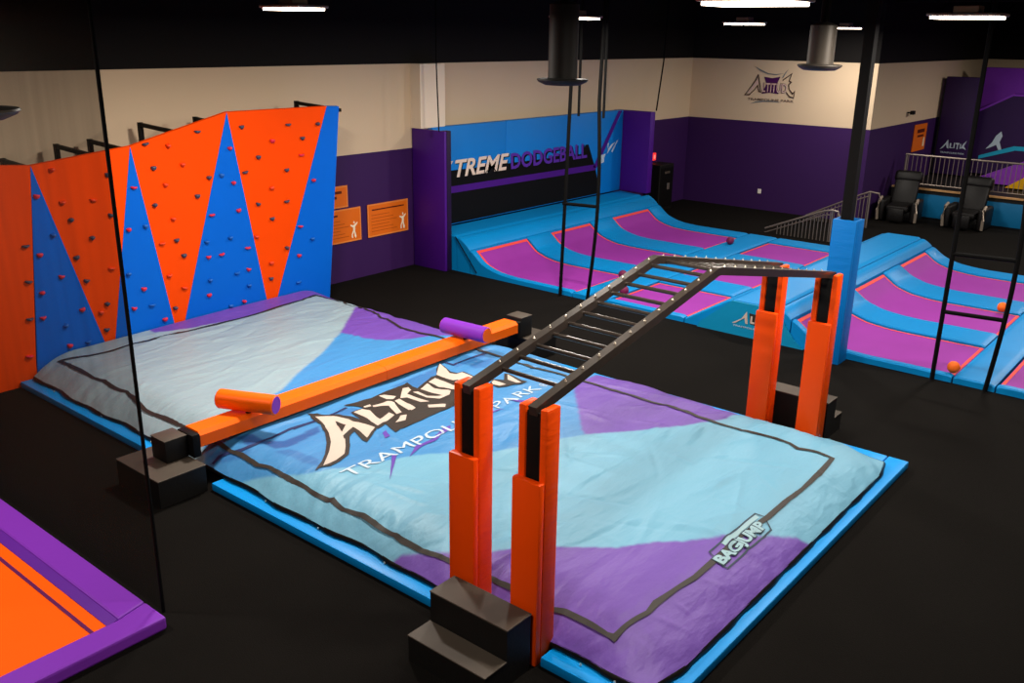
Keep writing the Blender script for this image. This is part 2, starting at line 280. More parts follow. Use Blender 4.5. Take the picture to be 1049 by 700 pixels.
# ---------------------------------------------------------------- camera
cam = bpy.data.cameras.new('camera'); cam.sensor_width = 36; cam.lens = 947.81/1049*36; cam.clip_end = 200
co = bpy.data.objects.new('camera', cam); COL.objects.link(co)
yaw, pitch, roll = math.radians(39.358), math.radians(18.451), math.radians(-.87)
F = Vector((-math.sin(yaw)*math.cos(pitch), math.cos(yaw)*math.cos(pitch), -math.sin(pitch)))
Rt = Vector((math.cos(yaw), math.sin(yaw), 0)); Dn = F.cross(Rt)
Rr = Rt*math.cos(roll)+Dn*math.sin(roll); Dr = Dn*math.cos(roll)-Rt*math.sin(roll)
m3 = Matrix((Rr, -Dr, -F)).transposed()
co.matrix_world = Matrix.Translation((0, 0, 4.5)) @ m3.to_4x4()
SC.camera = co

# ---------------------------------------------------------------- room
XW, YB, XR, YF, ZC, ZP, ZT = -13.2, 23.8, -8.1, 34.0, 6.3, 2.34, 3.92
struct(box('floor', FLOOR, XW-.2, 3.7, -2.7, YF+.2, -.2, 0))
struct(box('ceiling', BLACKW, XW-.2, 3.7, -2.7, YF+.2, ZC, ZC+.2))
def wall(name, x0, x1, y0, y1):
    """one wall: purple below, beige above, black up to the ceiling"""
    mb = MB()
    mats = [PURPLEW, BEIGE, BLACKW]
    for a, b in ((0, ZP), (ZP, ZT), (ZT, ZC)): mb.box(x0, x1, y0, y1, a, b)
    o = mb.build(name, mats[0])
    for m in mats[1:]: o.data.materials.append(m)
    for p in o.data.polygons:
        z = p.center.z
        p.material_index = 0 if z <= ZP else 1 if z <= ZT-.001 else 2
        if abs(z-ZP) < .01 or abs(z-ZT) < .01: p.material_index = 1
    return struct(o)
wall('wall_left', XW-.2, XW, -2.5, YB)
wall('wall_back', XW-.2, XR, YB, YB+.2)
wall('wall_back_left', XR-.2, XR, YB+.2, YF)
wall('wall_far', XR-.2, 3.5, YF, YF+.2)
wall('wall_right', 3.5, 3.7, -2.5, YF)
wall('wall_near', XW-.2, 3.7, -2.7, -2.5)
# beige pilaster beside the dodgeball court, toned paler than the wall
struct(box('trim_1', mat('pilaster_pale_beige', '#e9d8c0', .8, .2), XW, -12.93, 12.90, 13.58, 2.725, ZT))
# roof steel: dark beam lines seen against the black
for i, (y, n) in enumerate(((10.2, 2), (17.0, 3), (24.5, 4))):
    struct(box('trim_%d' % n, BLACKW, XW, 3.5, y, y+.18, 5.35, 5.7))

# ---------------------------------------------------------------- climbing wall
def cwp(y, z, off=0):
    n = Vector((1, 0, -.147)).normalized()
    p = Vector((-12.12+.147*z, y, z)) + n*off
    return tuple(p)
cw = thing('climbing_wall', 'tall orange climbing wall with blue spikes and small coloured grips behind the airbag', 'climbing wall', (-12.12, 7, 0))
cwinv = Vector((12.12, -7, 0))
def cwpanel(poly, name, m, a=-.05, b=0):
    o = MB().prism([(p-7, q) for p, q in poly], (a, b), lambda p, q, e: tuple(Vector(cwp(p+7, q, e))+cwinv)).build(name, m, cw)
    return o
T = D['cw']['top']; t1, t2, t3, t4 = (D['cw'][k] for k in ('tri1', 'tri2', 'tri3', 'tri4'))
cwpanel([(3.3, 0), (t1[1][0], 0), t1[1], t1[0], (4.0, 2.98), (3.3, 3.03)], 'orange_panel', ORC)
def downto(p, q):  # extend an edge p->q to the floor
    t = p[1]/(p[1]-q[1]); return (p[0]+(q[0]-p[0])*t, 0.0)
b1l, b1r = (t1[1][0], 0), downto(t1[0], t1[2]); b2l, b2r = downto(t2[0], t2[1]), downto(t2[0], t2[2])
b3l, b3r = downto(t3[0], t3[1]), downto(t3[0], t3[2]); b4l = downto(t4[0], t4[1])
mid = lambda a, b: ((a[0]+b[0])/2, 0)
def pinch(a, b):
    return (a, b) if a[0] < b[0] else (mid(a, b), mid(a, b))
b1r, b2l = pinch(b1r, b2l); b2r, b3l = pinch(b2r, b3l); b3r, b4l = pinch(b3r, b4l)
def clean(p):
    out = []
    for q in p:
        if not out or abs(q[0]-out[-1][0])+abs(q[1]-out[-1][1]) > 1e-4: out.append(q)
    return out
cwpanel(clean([b1r, b2l, t2[0], t1[0]]), 'orange_panel', ORC)
cwpanel(clean([b2r, b3l, t3[0], t2[0]]), 'orange_panel', ORC)
cwpanel(clean([b3r, b4l, t4[0], t3[0]]), 'orange_panel', ORC)
for tri in ((b1l, b1r, t1[0]), (b2l, b2r, t2[0]), (b3l, b3r, t3[0])):
    cwpanel(list(tri), 'blue_panel', BLUEC, -.05, .004)
cwpanel([b4l, (9.81, 0), (9.794, 3.366), t4[0]], 'blue_panel', BLUEC, -.05, .004)
HM = {'r': mat('red_hold_resin', '#d3213c', .45, .4), 'o': mat('orange_hold_resin', '#e23c0a', .5, .4),
      'k': mat('charcoal_hold_resin', '#3a3f55', .45, .4), 'b': mat('blue_hold_resin', '#0e5ab0', .45, .4)}
def holdmesh(seed):
    rnd = random.Random(seed); bm = bmesh.new(); bmesh.ops.create_icosphere(bm, subdivisions=2, radius=1)
    w, hh, d = rnd.uniform(.042, .055), rnd.uniform(.028, .040), rnd.uniform(.045, .06)
    for v in bm.verts:
        x, y, z = v.co                      # x outward, y sideways, z up
        s = 1 + .18*math.sin(3*y+seed)+.1*math.sin(5*z+2*seed)
        taper = 1-.55*max(0, -z)            # narrower chin, flatter ledge on top
        zz = min(z, .45)
        v.co = Vector((max(x, 0)*d*(1+.35*max(z, 0)), y*w*s*taper, zz*hh*s))
    return bm
HMESH = {}
for i, (y, z, k) in enumerate(D['holds']):
    key = (k, i % 4)
    if key not in HMESH:
        me = bpy.data.meshes.new('climbing_hold'); bm = holdmesh(i % 4+1); bm.to_mesh(me); bm.free(); me.materials.append(HM[k])
        for p in me.polygons: p.use_smooth = True
        HMESH[key] = me
    o = bpy.data.objects.new('climbing_hold', HMESH[key]); COL.objects.link(o); o.parent = cw
    o.location = Vector(cwp(y, z, 0))+cwinv; o.rotation_euler = (random.uniform(-.25, .25), .147, 0)
    o['label'] = {'r': 'red grip', 'o': 'orange grip', 'k': 'charcoal grip', 'b': 'blue grip'}[k]
# steel brackets that tie the top of the panels back to the wall
for y, z in [(5.15, 2.86), (5.86, 2.99), (6.33, 3.02), (7.1, 3.20), (8.0, 3.23), (9.9, 3.38)]:
    mb = MB()
    mb.tube([(-12.82+12.12, y-7, 1.2), (-12.82+12.12, y-7, z)], .03, square=True)
    mb.tube([(-12.84+12.12, y-7, z-.03), (-11.72+12.12-.06, y-7+.05, z-.03-.06)], .026, square=True)
    mb.build('support_bracket', STEELB, cw)

# ---------------------------------------------------------------- big airbag
BX0, BX1, BY0, BY1 = -12.03, -2.585, 4.78, 9.74
def hbase(x, y):
    f = lambda d, w: 1-(1-np.clip(d/w, 0, 1))**2
    w = np.clip((y-5.6)/2.2, 0, 1)
    return .13+.23*f(y-BY0, .6)*f(BY1-y, .6)*f(BX1-x, .7)*(1+.22*w*np.exp(-(x-BX0)/.3))
_cr = random.Random(11)
CREASE = []
for _i in range(230):
    _x, _y = _cr.uniform(-12, -2.8), _cr.uniform(4.9, 9.6)
    _a = (PI/2+_cr.gauss(-.15, .25)) if _x < -7.6 else _cr.choice((_cr.gauss(.5, .4), PI/2+_cr.gauss(0, .4)))
    CREASE.append((_x, _y, math.cos(_a), math.sin(_a), _cr.uniform(.12, .5), _cr.uniform(.022, .05), _cr.choice((-1, 1, 1))*_cr.uniform(.005, .016)))
for _i in range(150):                                   # short gathers that run in from the rim
    _s = _cr.random()
    if _s < .6: _x, _y, _a = _cr.uniform(-12, -2.8), BY0+_cr.uniform(.08, .3), PI/2+_cr.gauss(0, .35)
    elif _s < .85: _x, _y, _a = BX1-_cr.uniform(.08, .35), _cr.uniform(4.9, 9.6), _cr.gauss(0, .5)
    else: _x, _y, _a = _cr.uniform(-12, -2.8), BY1-_cr.uniform(.08, .3), PI/2+_cr.gauss(0, .35)
    CREASE.append((_x, _y, math.cos(_a), math.sin(_a), _cr.uniform(.05, .16), _cr.uniform(.02, .032), _cr.uniform(-.010, .010)))
def creases(x, y):
    o = np.zeros(np.broadcast(x, y).shape)
    for cx, cy, ca, sa, l, w, a in CREASE:
        dx, dy = x-cx, y-cy
        u = (dx*ca+dy*sa)/l; v = (-dx*sa+dy*ca+.04*np.sin(3*(dx*ca+dy*sa)+cx))/w
        e = u*u+v*v
        o += np.where(e < 16, a*np.exp(-np.minimum(e, 20)), 0)
    return o
def hfull(x, y):
    x = np.asarray(x, float); y = np.asarray(y, float)
    n = .012*np.sin(2.1*x+1.3*y+.5)*np.sin(1.7*y-.6*x)+.007*np.sin(5.3*x-2.2*y)*np.sin(3.1*y+1.1*x)+.004*np.sin(11*x+3*y)*np.sin(4*y-2*x+1)
    for sx in (-4.55, -6.4, -8.25, -10.1):            # sewn seams pull the top sheet in
        n = n-.010*np.exp(-((x-sx)/.07)**2)
    edge = np.minimum(np.minimum(y-BY0, BY1-y), np.minimum(BX1-x, x-BX0))
    n = n+creases(x, y)
    pucker = .004*np.exp(-(np.clip(edge, 0, 9)/.3)**2)*np.sin(17*x+5*np.sin(3*x)+19*y)
    return hbase(x, y)+n*np.clip(edge/.3, .2, 1)+pucker*np.clip(edge/.05, 0, 1)
def inside(poly, X, Y):
    r = np.zeros(X.shape, bool); n = len(poly); j = n-1
    for i in range(n):
        xi, yi = poly[i]; xj, yj = poly[j]
        with np.errstate(divide='ignore', invalid='ignore'):
            c = ((yi > Y) != (yj > Y)) & (X < (xj-xi)*(Y-yi)/(yj-yi+1e-12)+xi)
        r ^= c; j = i
    return r
bag = thing('stunt_airbag', 'huge flat printed airbag in pale grey, sky blue and purple under the obstacles', 'airbag', (-7.4, 7.2, 0))
BO = Vector((7.4, -7.2, 0))
def warp(X, Y):
    X = np.asarray(X, float); Y = np.asarray(Y, float)
    wob = .018*np.sin(3.1*X)+.012*np.sin(7.7*X+1)
    Yw = Y+wob*np.clip(np.abs(Y-7.25)/2.47, 0, 1)**6
    rc = np.clip((X-(BX1-.45))/.45, 0, 1)*np.clip((np.abs(Y-7.26)-2.03)/.45, 0, 1)
    return X-.07*rc, Yw-np.sign(Y-7.25)*.06*rc
def bag_sheet():
    nx, ny = 470, 248
    xs = np.linspace(BX0, BX1, nx); ys = np.linspace(BY0, BY1, ny)
    X, Y = np.meshgrid(xs, ys, indexing='ij')
    Xw, Yw = warp(X, Y)                 # the outline wanders a little, as fabric does
    Z = hfull(X, Y)
    V = np.stack([Xw, Yw, Z], -1).reshape(-1, 3)
    idx = np.arange(nx*ny).reshape(nx, ny)
    Fq = np.stack([idx[:-1, :-1], idx[1:, :-1], idx[1:, 1:], idx[:-1, 1:]], -1).reshape(-1, 4)
    me = bpy.data.meshes.new('top_sheet')
    me.from_pydata((V+np.array(BO)).tolist(), [], Fq.tolist())
    white, sky, cyan, pur, dark = (np.array(lin(c)[:3]) for c in ('#879ea7', '#3a80b8', '#68a2bd', '#65429e', '#1f5596'))
    C = np.empty(X.shape+(3,)); C[:] = sky
    we = D['white_edge']; wpoly = [(-13, 3)]+[(-13, 12), (we[0][0], 12)]+we+[(we[-1][0], 3)]
    w = inside(wpoly, X, Y)
    cy = D['cyan_top']; cpoly = [(cy[0][0]-.3, 3)]+cy+[(cy[-1][0]+.2, 12), (0, 12), (0, 3)]
    c = inside(cpoly, X, Y)
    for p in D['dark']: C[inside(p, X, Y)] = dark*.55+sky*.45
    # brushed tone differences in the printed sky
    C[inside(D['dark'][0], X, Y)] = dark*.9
    C[c] = cyan; C[w] = white
    for k in ('purple1', 'purple2', 'purple3', 'purple_strip'):
        poly = list(D[k])
        if k == 'purple3': poly = poly+[(poly[-1][0]+1, poly[-1][1]+.1), (0, 3), (poly[0][0], 3)]
        if k == 'purple1': poly = poly[:6]+[(poly[5][0], 12), (poly[0][0]-.1, 12), (poly[0][0]-.02, poly[0][1]+.2)]
        if k == 'purple2': poly = poly[:10]+[(poly[9][0]+.3, 12), (poly[0][0]-.2, 12)]
        if k == 'purple_strip': poly = poly[:8]+[(poly[7][0], 12), (-13, 12), (-13, poly[0][1])]
        C[inside(poly, X, Y)] = pur
    # soften one step
    for _ in range(1):
        P = np.pad(C, ((1, 1), (1, 1), (0, 0)), mode='edge')
        C = (P[1:-1, 1:-1]*2+P[:-2, 1:-1]+P[2:, 1:-1]+P[1:-1, :-2]+P[1:-1, 2:])/6
    ca = me.color_attributes.new('print', 'FLOAT_COLOR', 'POINT')
    ca.data.foreach_set('color', np.concatenate([C.reshape(-1, 3), np.ones((nx*ny, 1))], 1).ravel())
    me.materials.append(BAG)
    me.polygons.foreach_set('use_smooth', [True]*len(me.polygons))
    o = bpy.data.objects.new('top_sheet', me); COL.objects.link(o); o.parent = bag
bag_sheet()
def cutgrid(bm, st):
    xs = [v.co.x for v in bm.verts]; ys = [v.co.y for v in bm.verts]
    for ax, lo, hi in ((0, min(xs), max(xs)), (1, min(ys), max(ys))):
        k = math.floor(lo/st)+1
        while k*st < hi:
            c = Vector((0, 0, 0)); c[ax] = k*st; n = Vector((0, 0, 0)); n[ax] = 1
            bmesh.ops.bisect_plane(bm, geom=list(bm.verts)+list(bm.edges)+list(bm.faces), plane_co=c, plane_no=n, dist=1e-5)
            k += 1
def drape(bm, off):
    vs = list(bm.verts); A_ = np.array([v.co[:2] for v in vs]); Zs = hfull(A_[:, 0], A_[:, 1])+off
    for v, z in zip(vs, Zs): v.co = Vector((v.co.x, v.co.y, float(z)))+BO
def bagprint(polys, name, m, off, st=.05):
    mb = MB()
    for poly in polys:
        vs = [mb.bm.verts.new((p, q, 0)) for p, q in poly]
        for tri in tessellate_polygon([[Vector((p, q, 0)) for p, q in poly]]):
            try: mb.bm.faces.new([vs[i] for i in tri])
            except ValueError: pass
    cutgrid(mb.bm, st); drape(mb.bm, off)
    for f in mb.bm.faces:
        f.smooth = True
    bm = mb.bm; me = bpy.data.meshes.new(name)
    bmesh.ops.recalc_face_normals(bm, faces=bm.faces)
    for f in bm.faces:
        if f.normal.z < 0: f.normal_flip()
    bm.to_mesh(me); bm.free(); me.materials.append(m)
    o = bpy.data.objects.new(name, me); COL.objects.link(o); o.parent = bag
    return o
def ribbon(pts, w, closed=False):
    """quads along a path"""
    pts = [Vector((p[0], p[1], 0)) for p in pts]; n = len(pts); out = []; offs = []
    for i in range(n):
        a = pts[i-1] if closed or i > 0 else pts[i]; b = pts[(i+1) % n] if closed or i < n-1 else pts[i]
        t1_ = (pts[i]-a); t2_ = (b-pts[i])
        t1_ = t1_.normalized() if t1_.length > 1e-6 else t2_.normalized(); t2_ = t2_.normalized() if t2_.length > 1e-6 else t1_
        t = (t1_+t2_).normalized(); nn = Vector((-t.y, t.x, 0)); k = min(1/max(nn.dot(Vector((-t1_.y, t1_.x, 0))), .5), 2)
        ww = w*(1+.22*math.sin(i*2.3)); offs.append(nn*ww/2*k)
    for i in range(n if closed else n-1):
        j = (i+1) % n
        out.append([(pts[i]+offs[i])[:2], (pts[j]+offs[j])[:2], (pts[j]-offs[j])[:2], (pts[i]-offs[i])[:2]])
    return out
bd = D['border']; res = []
for i in range(len(bd)):
    a, b = Vector(bd[i]), Vector(bd[(i+1) % len(bd)]); res.append(tuple(a))
    L_ = (b-a).length
    if L_ > .5:
        for k in range(1, int(L_/.35)): 
            q = a.lerp(b, k/int(L_/.35)); res.append((q.x+.02*math.sin(k*2.1), q.y+.02*math.sin(k*3.3)))
bagprint(ribbon(res, .046, True), 'border_line', INKL, .010, .03)
for c in D['cables']: bagprint(ribbon(c, .04), 'cable_drawing', CABP, .0055)
bagprint([D['back'], D['A_out']], 'logo_backdrop', INKB, .009); bagprint([D['e_out']], 'logo_backdrop', INKB, .009)
bagprint([D['A']]+D['letters'], 'logo_lettering', CREAM, .012)
bagprint([D['A_hole']], 'logo_backdrop', INKB, .015)
for c in D['swish']: bagprint([c], 'logo_accent', INKP, .007)
tp = D['texts']['tp']
# letters read away from the camera (+Y); their tops point to -X
text_obj('PARK', lambda u, v: (-6.42-.15*v, 7.60+.82*u, 0), 'park_lettering', WHITEP, bag, bold=.0, cut=.1)
text_obj('TRAMPOLINE', lambda u, v: (-6.375-.165*v, 5.31+2.12*u, 0), 'trampoline_lettering', WHITEP, bag, bold=.0, cut=.1)
text_obj('\u00ae', lambda u, v: (-6.43-.10*v, 8.47+.11*u, 0), 'registered_mark', WHITEP, bag, bold=0, cut=.1)
# small maker's plate on the border line
bagprint(ribbon([(-3.06, 6.42), (-3.06, 7.30), (-2.99, 7.34), (-2.86, 7.22), (-2.86, 6.38), (-2.90, 6.36)], .014, True), 'plate_outline', DKBL, .009)
bagprint([[(-3.05, 6.62), (-3.05, 7.28), (-3.012, 7.28), (-3.012, 6.62)]], 'maker_plate', PALEP, .009)
text_obj('BAGJUMP', lambda u, v: (-2.862-.145*v, 6.37+.87*u-.03*v, 0), 'maker_lettering', DKBL, bag, bold=.09, cut=.1)
text_obj('BAGJUMP', lambda u, v: (-2.870-.128*v, 6.38+.85*u-.03*v, 0), 'maker_lettering', PALEP, bag, bold=.045, cut=.1)
for o in bag.children:
    if o.name.startswith('maker_lettering'):
        for v in o.data.vertices: v.co.z += .004 if o.data.materials[0] is DKBL else .008
# black skirt below the sheet, with round eyelets
def skirt():
    mb = MB(); N = []
    raw = [(x, BY0, 0, -1) for x in np.linspace(BX0, BX1, 90)]+[(BX1, y, 1, 0) for y in np.linspace(BY0, BY1, 48)]+[(x, BY1, 0, 1) for x in np.linspace(BX1, BX0, 90)]
    pts = raw
    rings = []
    for i, (x, y, nx, ny) in enumerate(pts):
        w = .005*math.sin(i*1.7)+.006*math.sin(i*.9)
        zt = float(hfull(min(max(x, BX0), BX1), min(max(y, BY0), BY1)))
        ring = []
        for z, o in ((zt+.004, -.004), (zt*.85, .018), (zt*.68, .012), (.085, -.04), (.0, -.11)):
            d = o+w*(1 if 0 < z < zt-.01 else .2)
            wx_, wy_ = warp(x, y)
            ring.append(mb.bm.verts.new(Vector((float(wx_)+nx*d, float(wy_)+ny*d, max(z, .001)))+BO))
        rings.append(ring)
    for a, b in zip(rings, rings[1:]):
        for j in range(4): mb.bm.faces.new((a[j], b[j], b[j+1], a[j+1]))
    return mb.build('side_skirt', SKIRT, bag, smooth=True)
skirt()
for x in (-11.4, -10.2, -9.1, -7.0, -6.2, -5.3, -4.6, -3.2, -2.9):
    MB().lathe([(.011, 0), (.011, .006), (.004, .006)], n=10).build('eyelet', BOLT, bag, loc=Vector((x, BY0-.024, .10))+BO).rotation_euler = (PI/2, 0, 0)
# ---------------------------------------------------------------- blue floor pads around the bag
def kerb(name, label, x0, x1, y0, y1):
    n = name
    o = MB().box(x0, x1, y0, y1, 0, .085, .014).build(n, BLUEK, None, smooth='auto')
    return tag(o, label, 'floor pad', 'blue border pads around the airbag')
KY0, KY1, KX1 = 4.64, 9.95, -2.48
kerb('border_pad', 'blue floor pad strip below the wrinkled pale end of the airbag, behind the dark netting', -12.1, -8.61, KY0, 4.86)
kerb('border_pad', 'long blue floor pad strip between the low black block and the two-step black stairs', -7.76, -4.40, KY0, 4.86)
kerb('border_pad', 'short blue floor pad strip from the front orange ladder leg to the near airbag corner', -3.49, -2.71, KY0, 4.86)
kerb('border_pad', 'blue floor pad strip along the open right end of the airbag', -2.70, KX1, KY0, KY1)
kerb('border_pad', 'blue floor pad strip showing at the far airbag corner beside the rear ladder legs', -3.43, -2.71, 9.73, KY1)
kerb('border_pad', 'blue floor pad strip along the far airbag side between beam and rear ladder legs', -7.66, -4.36, 9.73, KY1)

# ---------------------------------------------------------------- monkey bars
mk = thing('monkey_bars', 'black steel overhead ladder rising to a peak on four orange padded legs over the airbag', 'monkey bars', (-3.93, 7.3, 0))
MO = Vector((3.93, -7.3, 0))
def mbx(name, m, x0, x1, y0, y1, z0, z1, r=.014):
    return MB().box(x0+MO.x, x1+MO.x, y0+MO.y, y1+MO.y, z0, z1, r).build(name, m, mk, smooth='auto')
def leg(cx, cy, s):
    """s=-1: short cover pad faces the stairs at -Y side; both ends show it on their -Y face"""
    a = mbx('steel_post', STEELB, cx-.062, cx+.062, cy-.062, cy+.062, 0, 2.01, .006)
    mbx('leg_pad', ORVW, cx+.064, cx+.128, cy-.075, cy+.085, .0, 2.05)
    mbx('leg_pad', ORVW, cx-.128, cx-.064, cy-.075, cy+.085, .0, 2.05)
    mbx('leg_pad', ORV, cx-.128, cx+.128, cy-.140, cy-.078, .0, 1.51)
LX = [(-4.255, -4.20), (-3.635, -3.58)]
YN, YFAR, YPK = 4.745, 9.84, 7.2
for (xn, xf) in LX: leg(xn, YN, 1); leg(xf, YFAR, 1)
def railpt(k, y, dz=0):
    xn, xf = LX[k]; t = (y-YN)/(YFAR-YN)
    z = 2.035+(2.56-2.035)*(y-YN)/(YPK-YN) if y < YPK else 2.56-(2.56-2.035)*(y-YPK)/(YFAR-YPK)
    return Vector((xn+(xf-xn)*t, y, z+dz))+MO
RY = [5.04+.205*i for i in range(11)]+[7.34+.205*i for i in range(12)]
boltm = None
for k in (0, 1):
    r = MB().tube([railpt(k, YN-.075), railpt(k, YPK-.02), railpt(k, YPK+.02), railpt(k, YFAR+.1)], .036, square=True).build('side_rail', STEEL, mk)
    for y in RY:
        if boltm is None:
            b = MB().lathe([(.010, 0), (.010, .006), (.005, .012), (.005, .018)], n=8).build('bolt', BOLT, r, smooth='auto'); boltm = b.data
        else:
            b = bpy.data.objects.new('bolt', boltm); COL.objects.link(b); b.parent = r
        b.location = railpt(k, y, .037)
for y in RY:
    a, b = railpt(0, y, -.012), railpt(1, y, -.012)
    MB().tube([a, b], .017, n=10).build('rung', STEEL, mk, smooth='auto')

# ---------------------------------------------------------------- black step blocks
def steps(name, label, x0, x1, prof, group=None):
    """prof: list of (y,z) outline; two treads"""
    xc, yc = (x0+x1)/2, sum(p[0] for p in prof)/len(prof)
    t = thing(name, label, 'step block', (xc, yc, 0))
    MB().prism([(p[0]-yc, p[1]) for p in prof], (x0-xc, x1-xc), lambda p, q, e: (e, p, q)).build('body', BLACKR, t)
    return t, xc, yc
t, xc, yc = steps('step_block', 'two-step black padded stairs in front of the near orange ladder legs', -4.29, -3.53, [(4.06, 0), (4.57, 0), (4.57, .47), (4.30, .47), (4.30, .21), (4.06, .21)])
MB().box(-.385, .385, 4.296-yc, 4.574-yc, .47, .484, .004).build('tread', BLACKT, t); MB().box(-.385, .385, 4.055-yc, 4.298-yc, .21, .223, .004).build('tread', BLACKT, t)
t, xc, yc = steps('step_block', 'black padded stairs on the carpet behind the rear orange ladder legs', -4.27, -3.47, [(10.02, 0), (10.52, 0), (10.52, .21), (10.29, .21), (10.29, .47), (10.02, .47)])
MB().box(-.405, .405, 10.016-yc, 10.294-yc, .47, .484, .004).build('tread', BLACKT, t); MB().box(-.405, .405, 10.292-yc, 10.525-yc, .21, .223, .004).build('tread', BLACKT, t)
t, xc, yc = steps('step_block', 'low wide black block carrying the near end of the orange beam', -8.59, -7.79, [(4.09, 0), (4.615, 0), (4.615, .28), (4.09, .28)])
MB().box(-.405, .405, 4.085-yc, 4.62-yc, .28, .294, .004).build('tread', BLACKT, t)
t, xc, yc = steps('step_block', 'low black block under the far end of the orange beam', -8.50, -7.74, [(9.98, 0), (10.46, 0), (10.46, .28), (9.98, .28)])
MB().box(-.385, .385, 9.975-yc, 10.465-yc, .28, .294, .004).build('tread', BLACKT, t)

# ---------------------------------------------------------------- balance beam
bmr = thing('balance_beam', 'long orange padded balance beam crossing the airbag between two black end blocks', 'balance beam', (-8.13, 7.3, .3))
BB = Vector((8.13, -7.3, -.3))
hw = .15
prof = [(-hw, .40), (hw, .40), (hw, .525), (hw*.72, .565), (-hw*.72, .565), (-hw, .525)]
seg = [(4.70, 7.30), (7.306, 9.86)]
for a, b in seg:
    MB().prism([(p, q-.3) for p, q in prof], (a-7.3, b-7.3), lambda p, q, e: (p, e, q)).build('beam_pad', ORBEAM, bmr)
def bb(name, m, x0, x1, y0, y1, z0, z1, r=.01):
    return MB().box(x0+BB.x, x1+BB.x, y0+BB.y, y1+BB.y, z0-.3, z1-.3, r).build(name, m, bmr, smooth='auto')
bb('end_block', BLACKR, -8.35, -8.08, 4.36, 4.61, .296, .53)
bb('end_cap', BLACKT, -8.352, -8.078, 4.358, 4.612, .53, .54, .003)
bb('end_bracket', STEELB, -8.26, -7.98, 4.612, 4.698, .30, .55, .006)
bb('end_block', BLACKR, -8.27, -7.99, 9.95, 10.2, .296, .585)
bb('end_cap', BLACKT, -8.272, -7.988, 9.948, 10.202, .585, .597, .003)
bb('end_bracket', STEELB, -8.26, -7.98, 9.862, 9.948, .30, .55, .006)
def bolster(label, c, rz, L_, m, me_):
    t = thing('foam_bolster', label, 'foam roller', c, rz, None)
    r = .108
    MB().lathe([(r-.012, -L_/2), (r, -L_/2+.012), (r, L_/2-.012), (r-.012, L_/2)], n=28).build('roller', m, t, smooth='auto').rotation_euler = (0, PI/2, 0)
    for s in (-1, 1):
        e = MB().lathe([(r-.014, 0), (r-.014, .004)], n=28).build('end_cap', me_, t); e.rotation_euler = (0, PI/2, 0); e.location = (s*L_/2-(.001 if s > 0 else .003), 0, 0)
    MB().lathe([(.03, -.125), (.03, -.07)], n=12).build('pivot', STEELB, t)
    return t
bolster('orange foam roller with purple ends lying skewed across the near part of the beam', (-8.05, 5.34, .69), math.radians(25), .68, ORBEAM, PURB)
bolster('purple foam roller with orange ends lying square across the far part of the beam', (-8.02, 8.78, .69), math.radians(4), .74, PURB, ORBEAM)

# ---------------------------------------------------------------- dodgeball trampoline court
PX = [-12.9, -12.2, -12.05, -11.83, -11.55, -11.3, -11.05, -10.7, -7.02, -6.25, -5.55, -5.45, -5.25, -4.98, -4.7, -4.4, -4.1, .5]
PZ = [.74, .70, .64, .48, .25, .165, .12, .10, .10, .57, .57, .555, .43, .24, .15, .115, .10, .10]
_gx = np.linspace(-12.9, .5, 2681); _gz = np.interp(_gx, PX, PZ)
_k = np.ones(31)/31; _gs = np.convolve(np.pad(_gz, 15, mode='edge'), _k, 'valid')
keep = ((_gx > -12.9) & (_gx < -12.3)) | ((_gx > -7.25) & (_gx < -5.5))
_gs[keep] = _gz[keep]
def zc(x): return float(np.interp(x, _gx, _gs))
YS = [13.1, 13.26, 14.86, 15.66, 17.15, 18.03, 19.62, 20.17]
def strip(name, label, m, x0, x1, y0, y1, drop=0, thick=None, group=None, cat='trampoline pad', parent=None, inset=.010, bev=True, step=.05):
    """a pad or bed that follows the court's curved profile; a pad reaches down to the floor"""
    x0 += inset; x1 -= inset; y0 += inset; y1 -= inset
    n = max(1, int((x1-x0)/step)); xs = [x0+(x1-x0)*i/n for i in range(n+1)]
    kinks = [k for k in (-12.2, -7.02, -6.25, -5.55) if x0+.02 < k < x1-.02]
    xs = sorted(set([x for x in xs if all(abs(x-k) > .015 for k in kinks)]+kinks))
    mb = MB(); r = .018 if bev else 0
    cx, cy = (x0+x1)/2, (y0+y1)/2
    prof = []
    for i, x in enumerate(xs):
        prof.append((x, zc(x)-drop-(r if i in (0, len(xs)-1) else 0)))
    rows = []
    ycols = [(y0, -r), (y0+r*1.2, 0), (y1-r*1.2, 0), (y1, -r)] if r else [(y0, 0), (y1, 0)]
    for x, z in prof:
        top = [mb.bm.verts.new((x-cx, y-cy, z+dz)) for y, dz in ycols]
        zb = 0.0 if thick is None else z-thick
        bot = [mb.bm.verts.new((x-cx, y1-cy, zb)), mb.bm.verts.new((x-cx, y0-cy, zb))]
        rows.append(top+bot)
    K = len(rows[0])
    for a, b in zip(rows, rows[1:]):
        for j in range(K): mb.bm.faces.new((a[j], b[j], b[(j+1) % K], a[(j+1) % K]))
    mb.bm.faces.new(rows[0]); mb.bm.faces.new(rows[-1][::-1])
    o = mb.build(name, m, parent, smooth='auto', loc=(cx, cy, 0))
    if not parent: tag(o, label, cat, group)
    return o, cx, cy
G_P = 'blue pads of the dodgeball trampoline court'
def pad(label, x0, x1, y0, y1, **k): return strip('trampoline_pad', label, BLUEP, x0, x1, y0, y1, group=G_P, **k)[0]
pad('wide flat blue ledge pad under the black dodgeball banner', -12.9, -12.2, 13.1, 19.93)
pad('sloping blue top pad below the wall ledge above the three left trampolines', -12.2, -11.84, 13.1, 20.17)
pad('wide blue pad crossing the court floor between left slopes and middle trampolines', -9.36, -8.63, 13.1, 20.17)
pad('sloping blue pad climbing from the middle trampolines to the centre ridge', -7.08, -6.25, 13.1, 20.17)
pad('flat blue top of the centre ridge beside the black column', -6.25, -5.5, 13.1, 20.17)
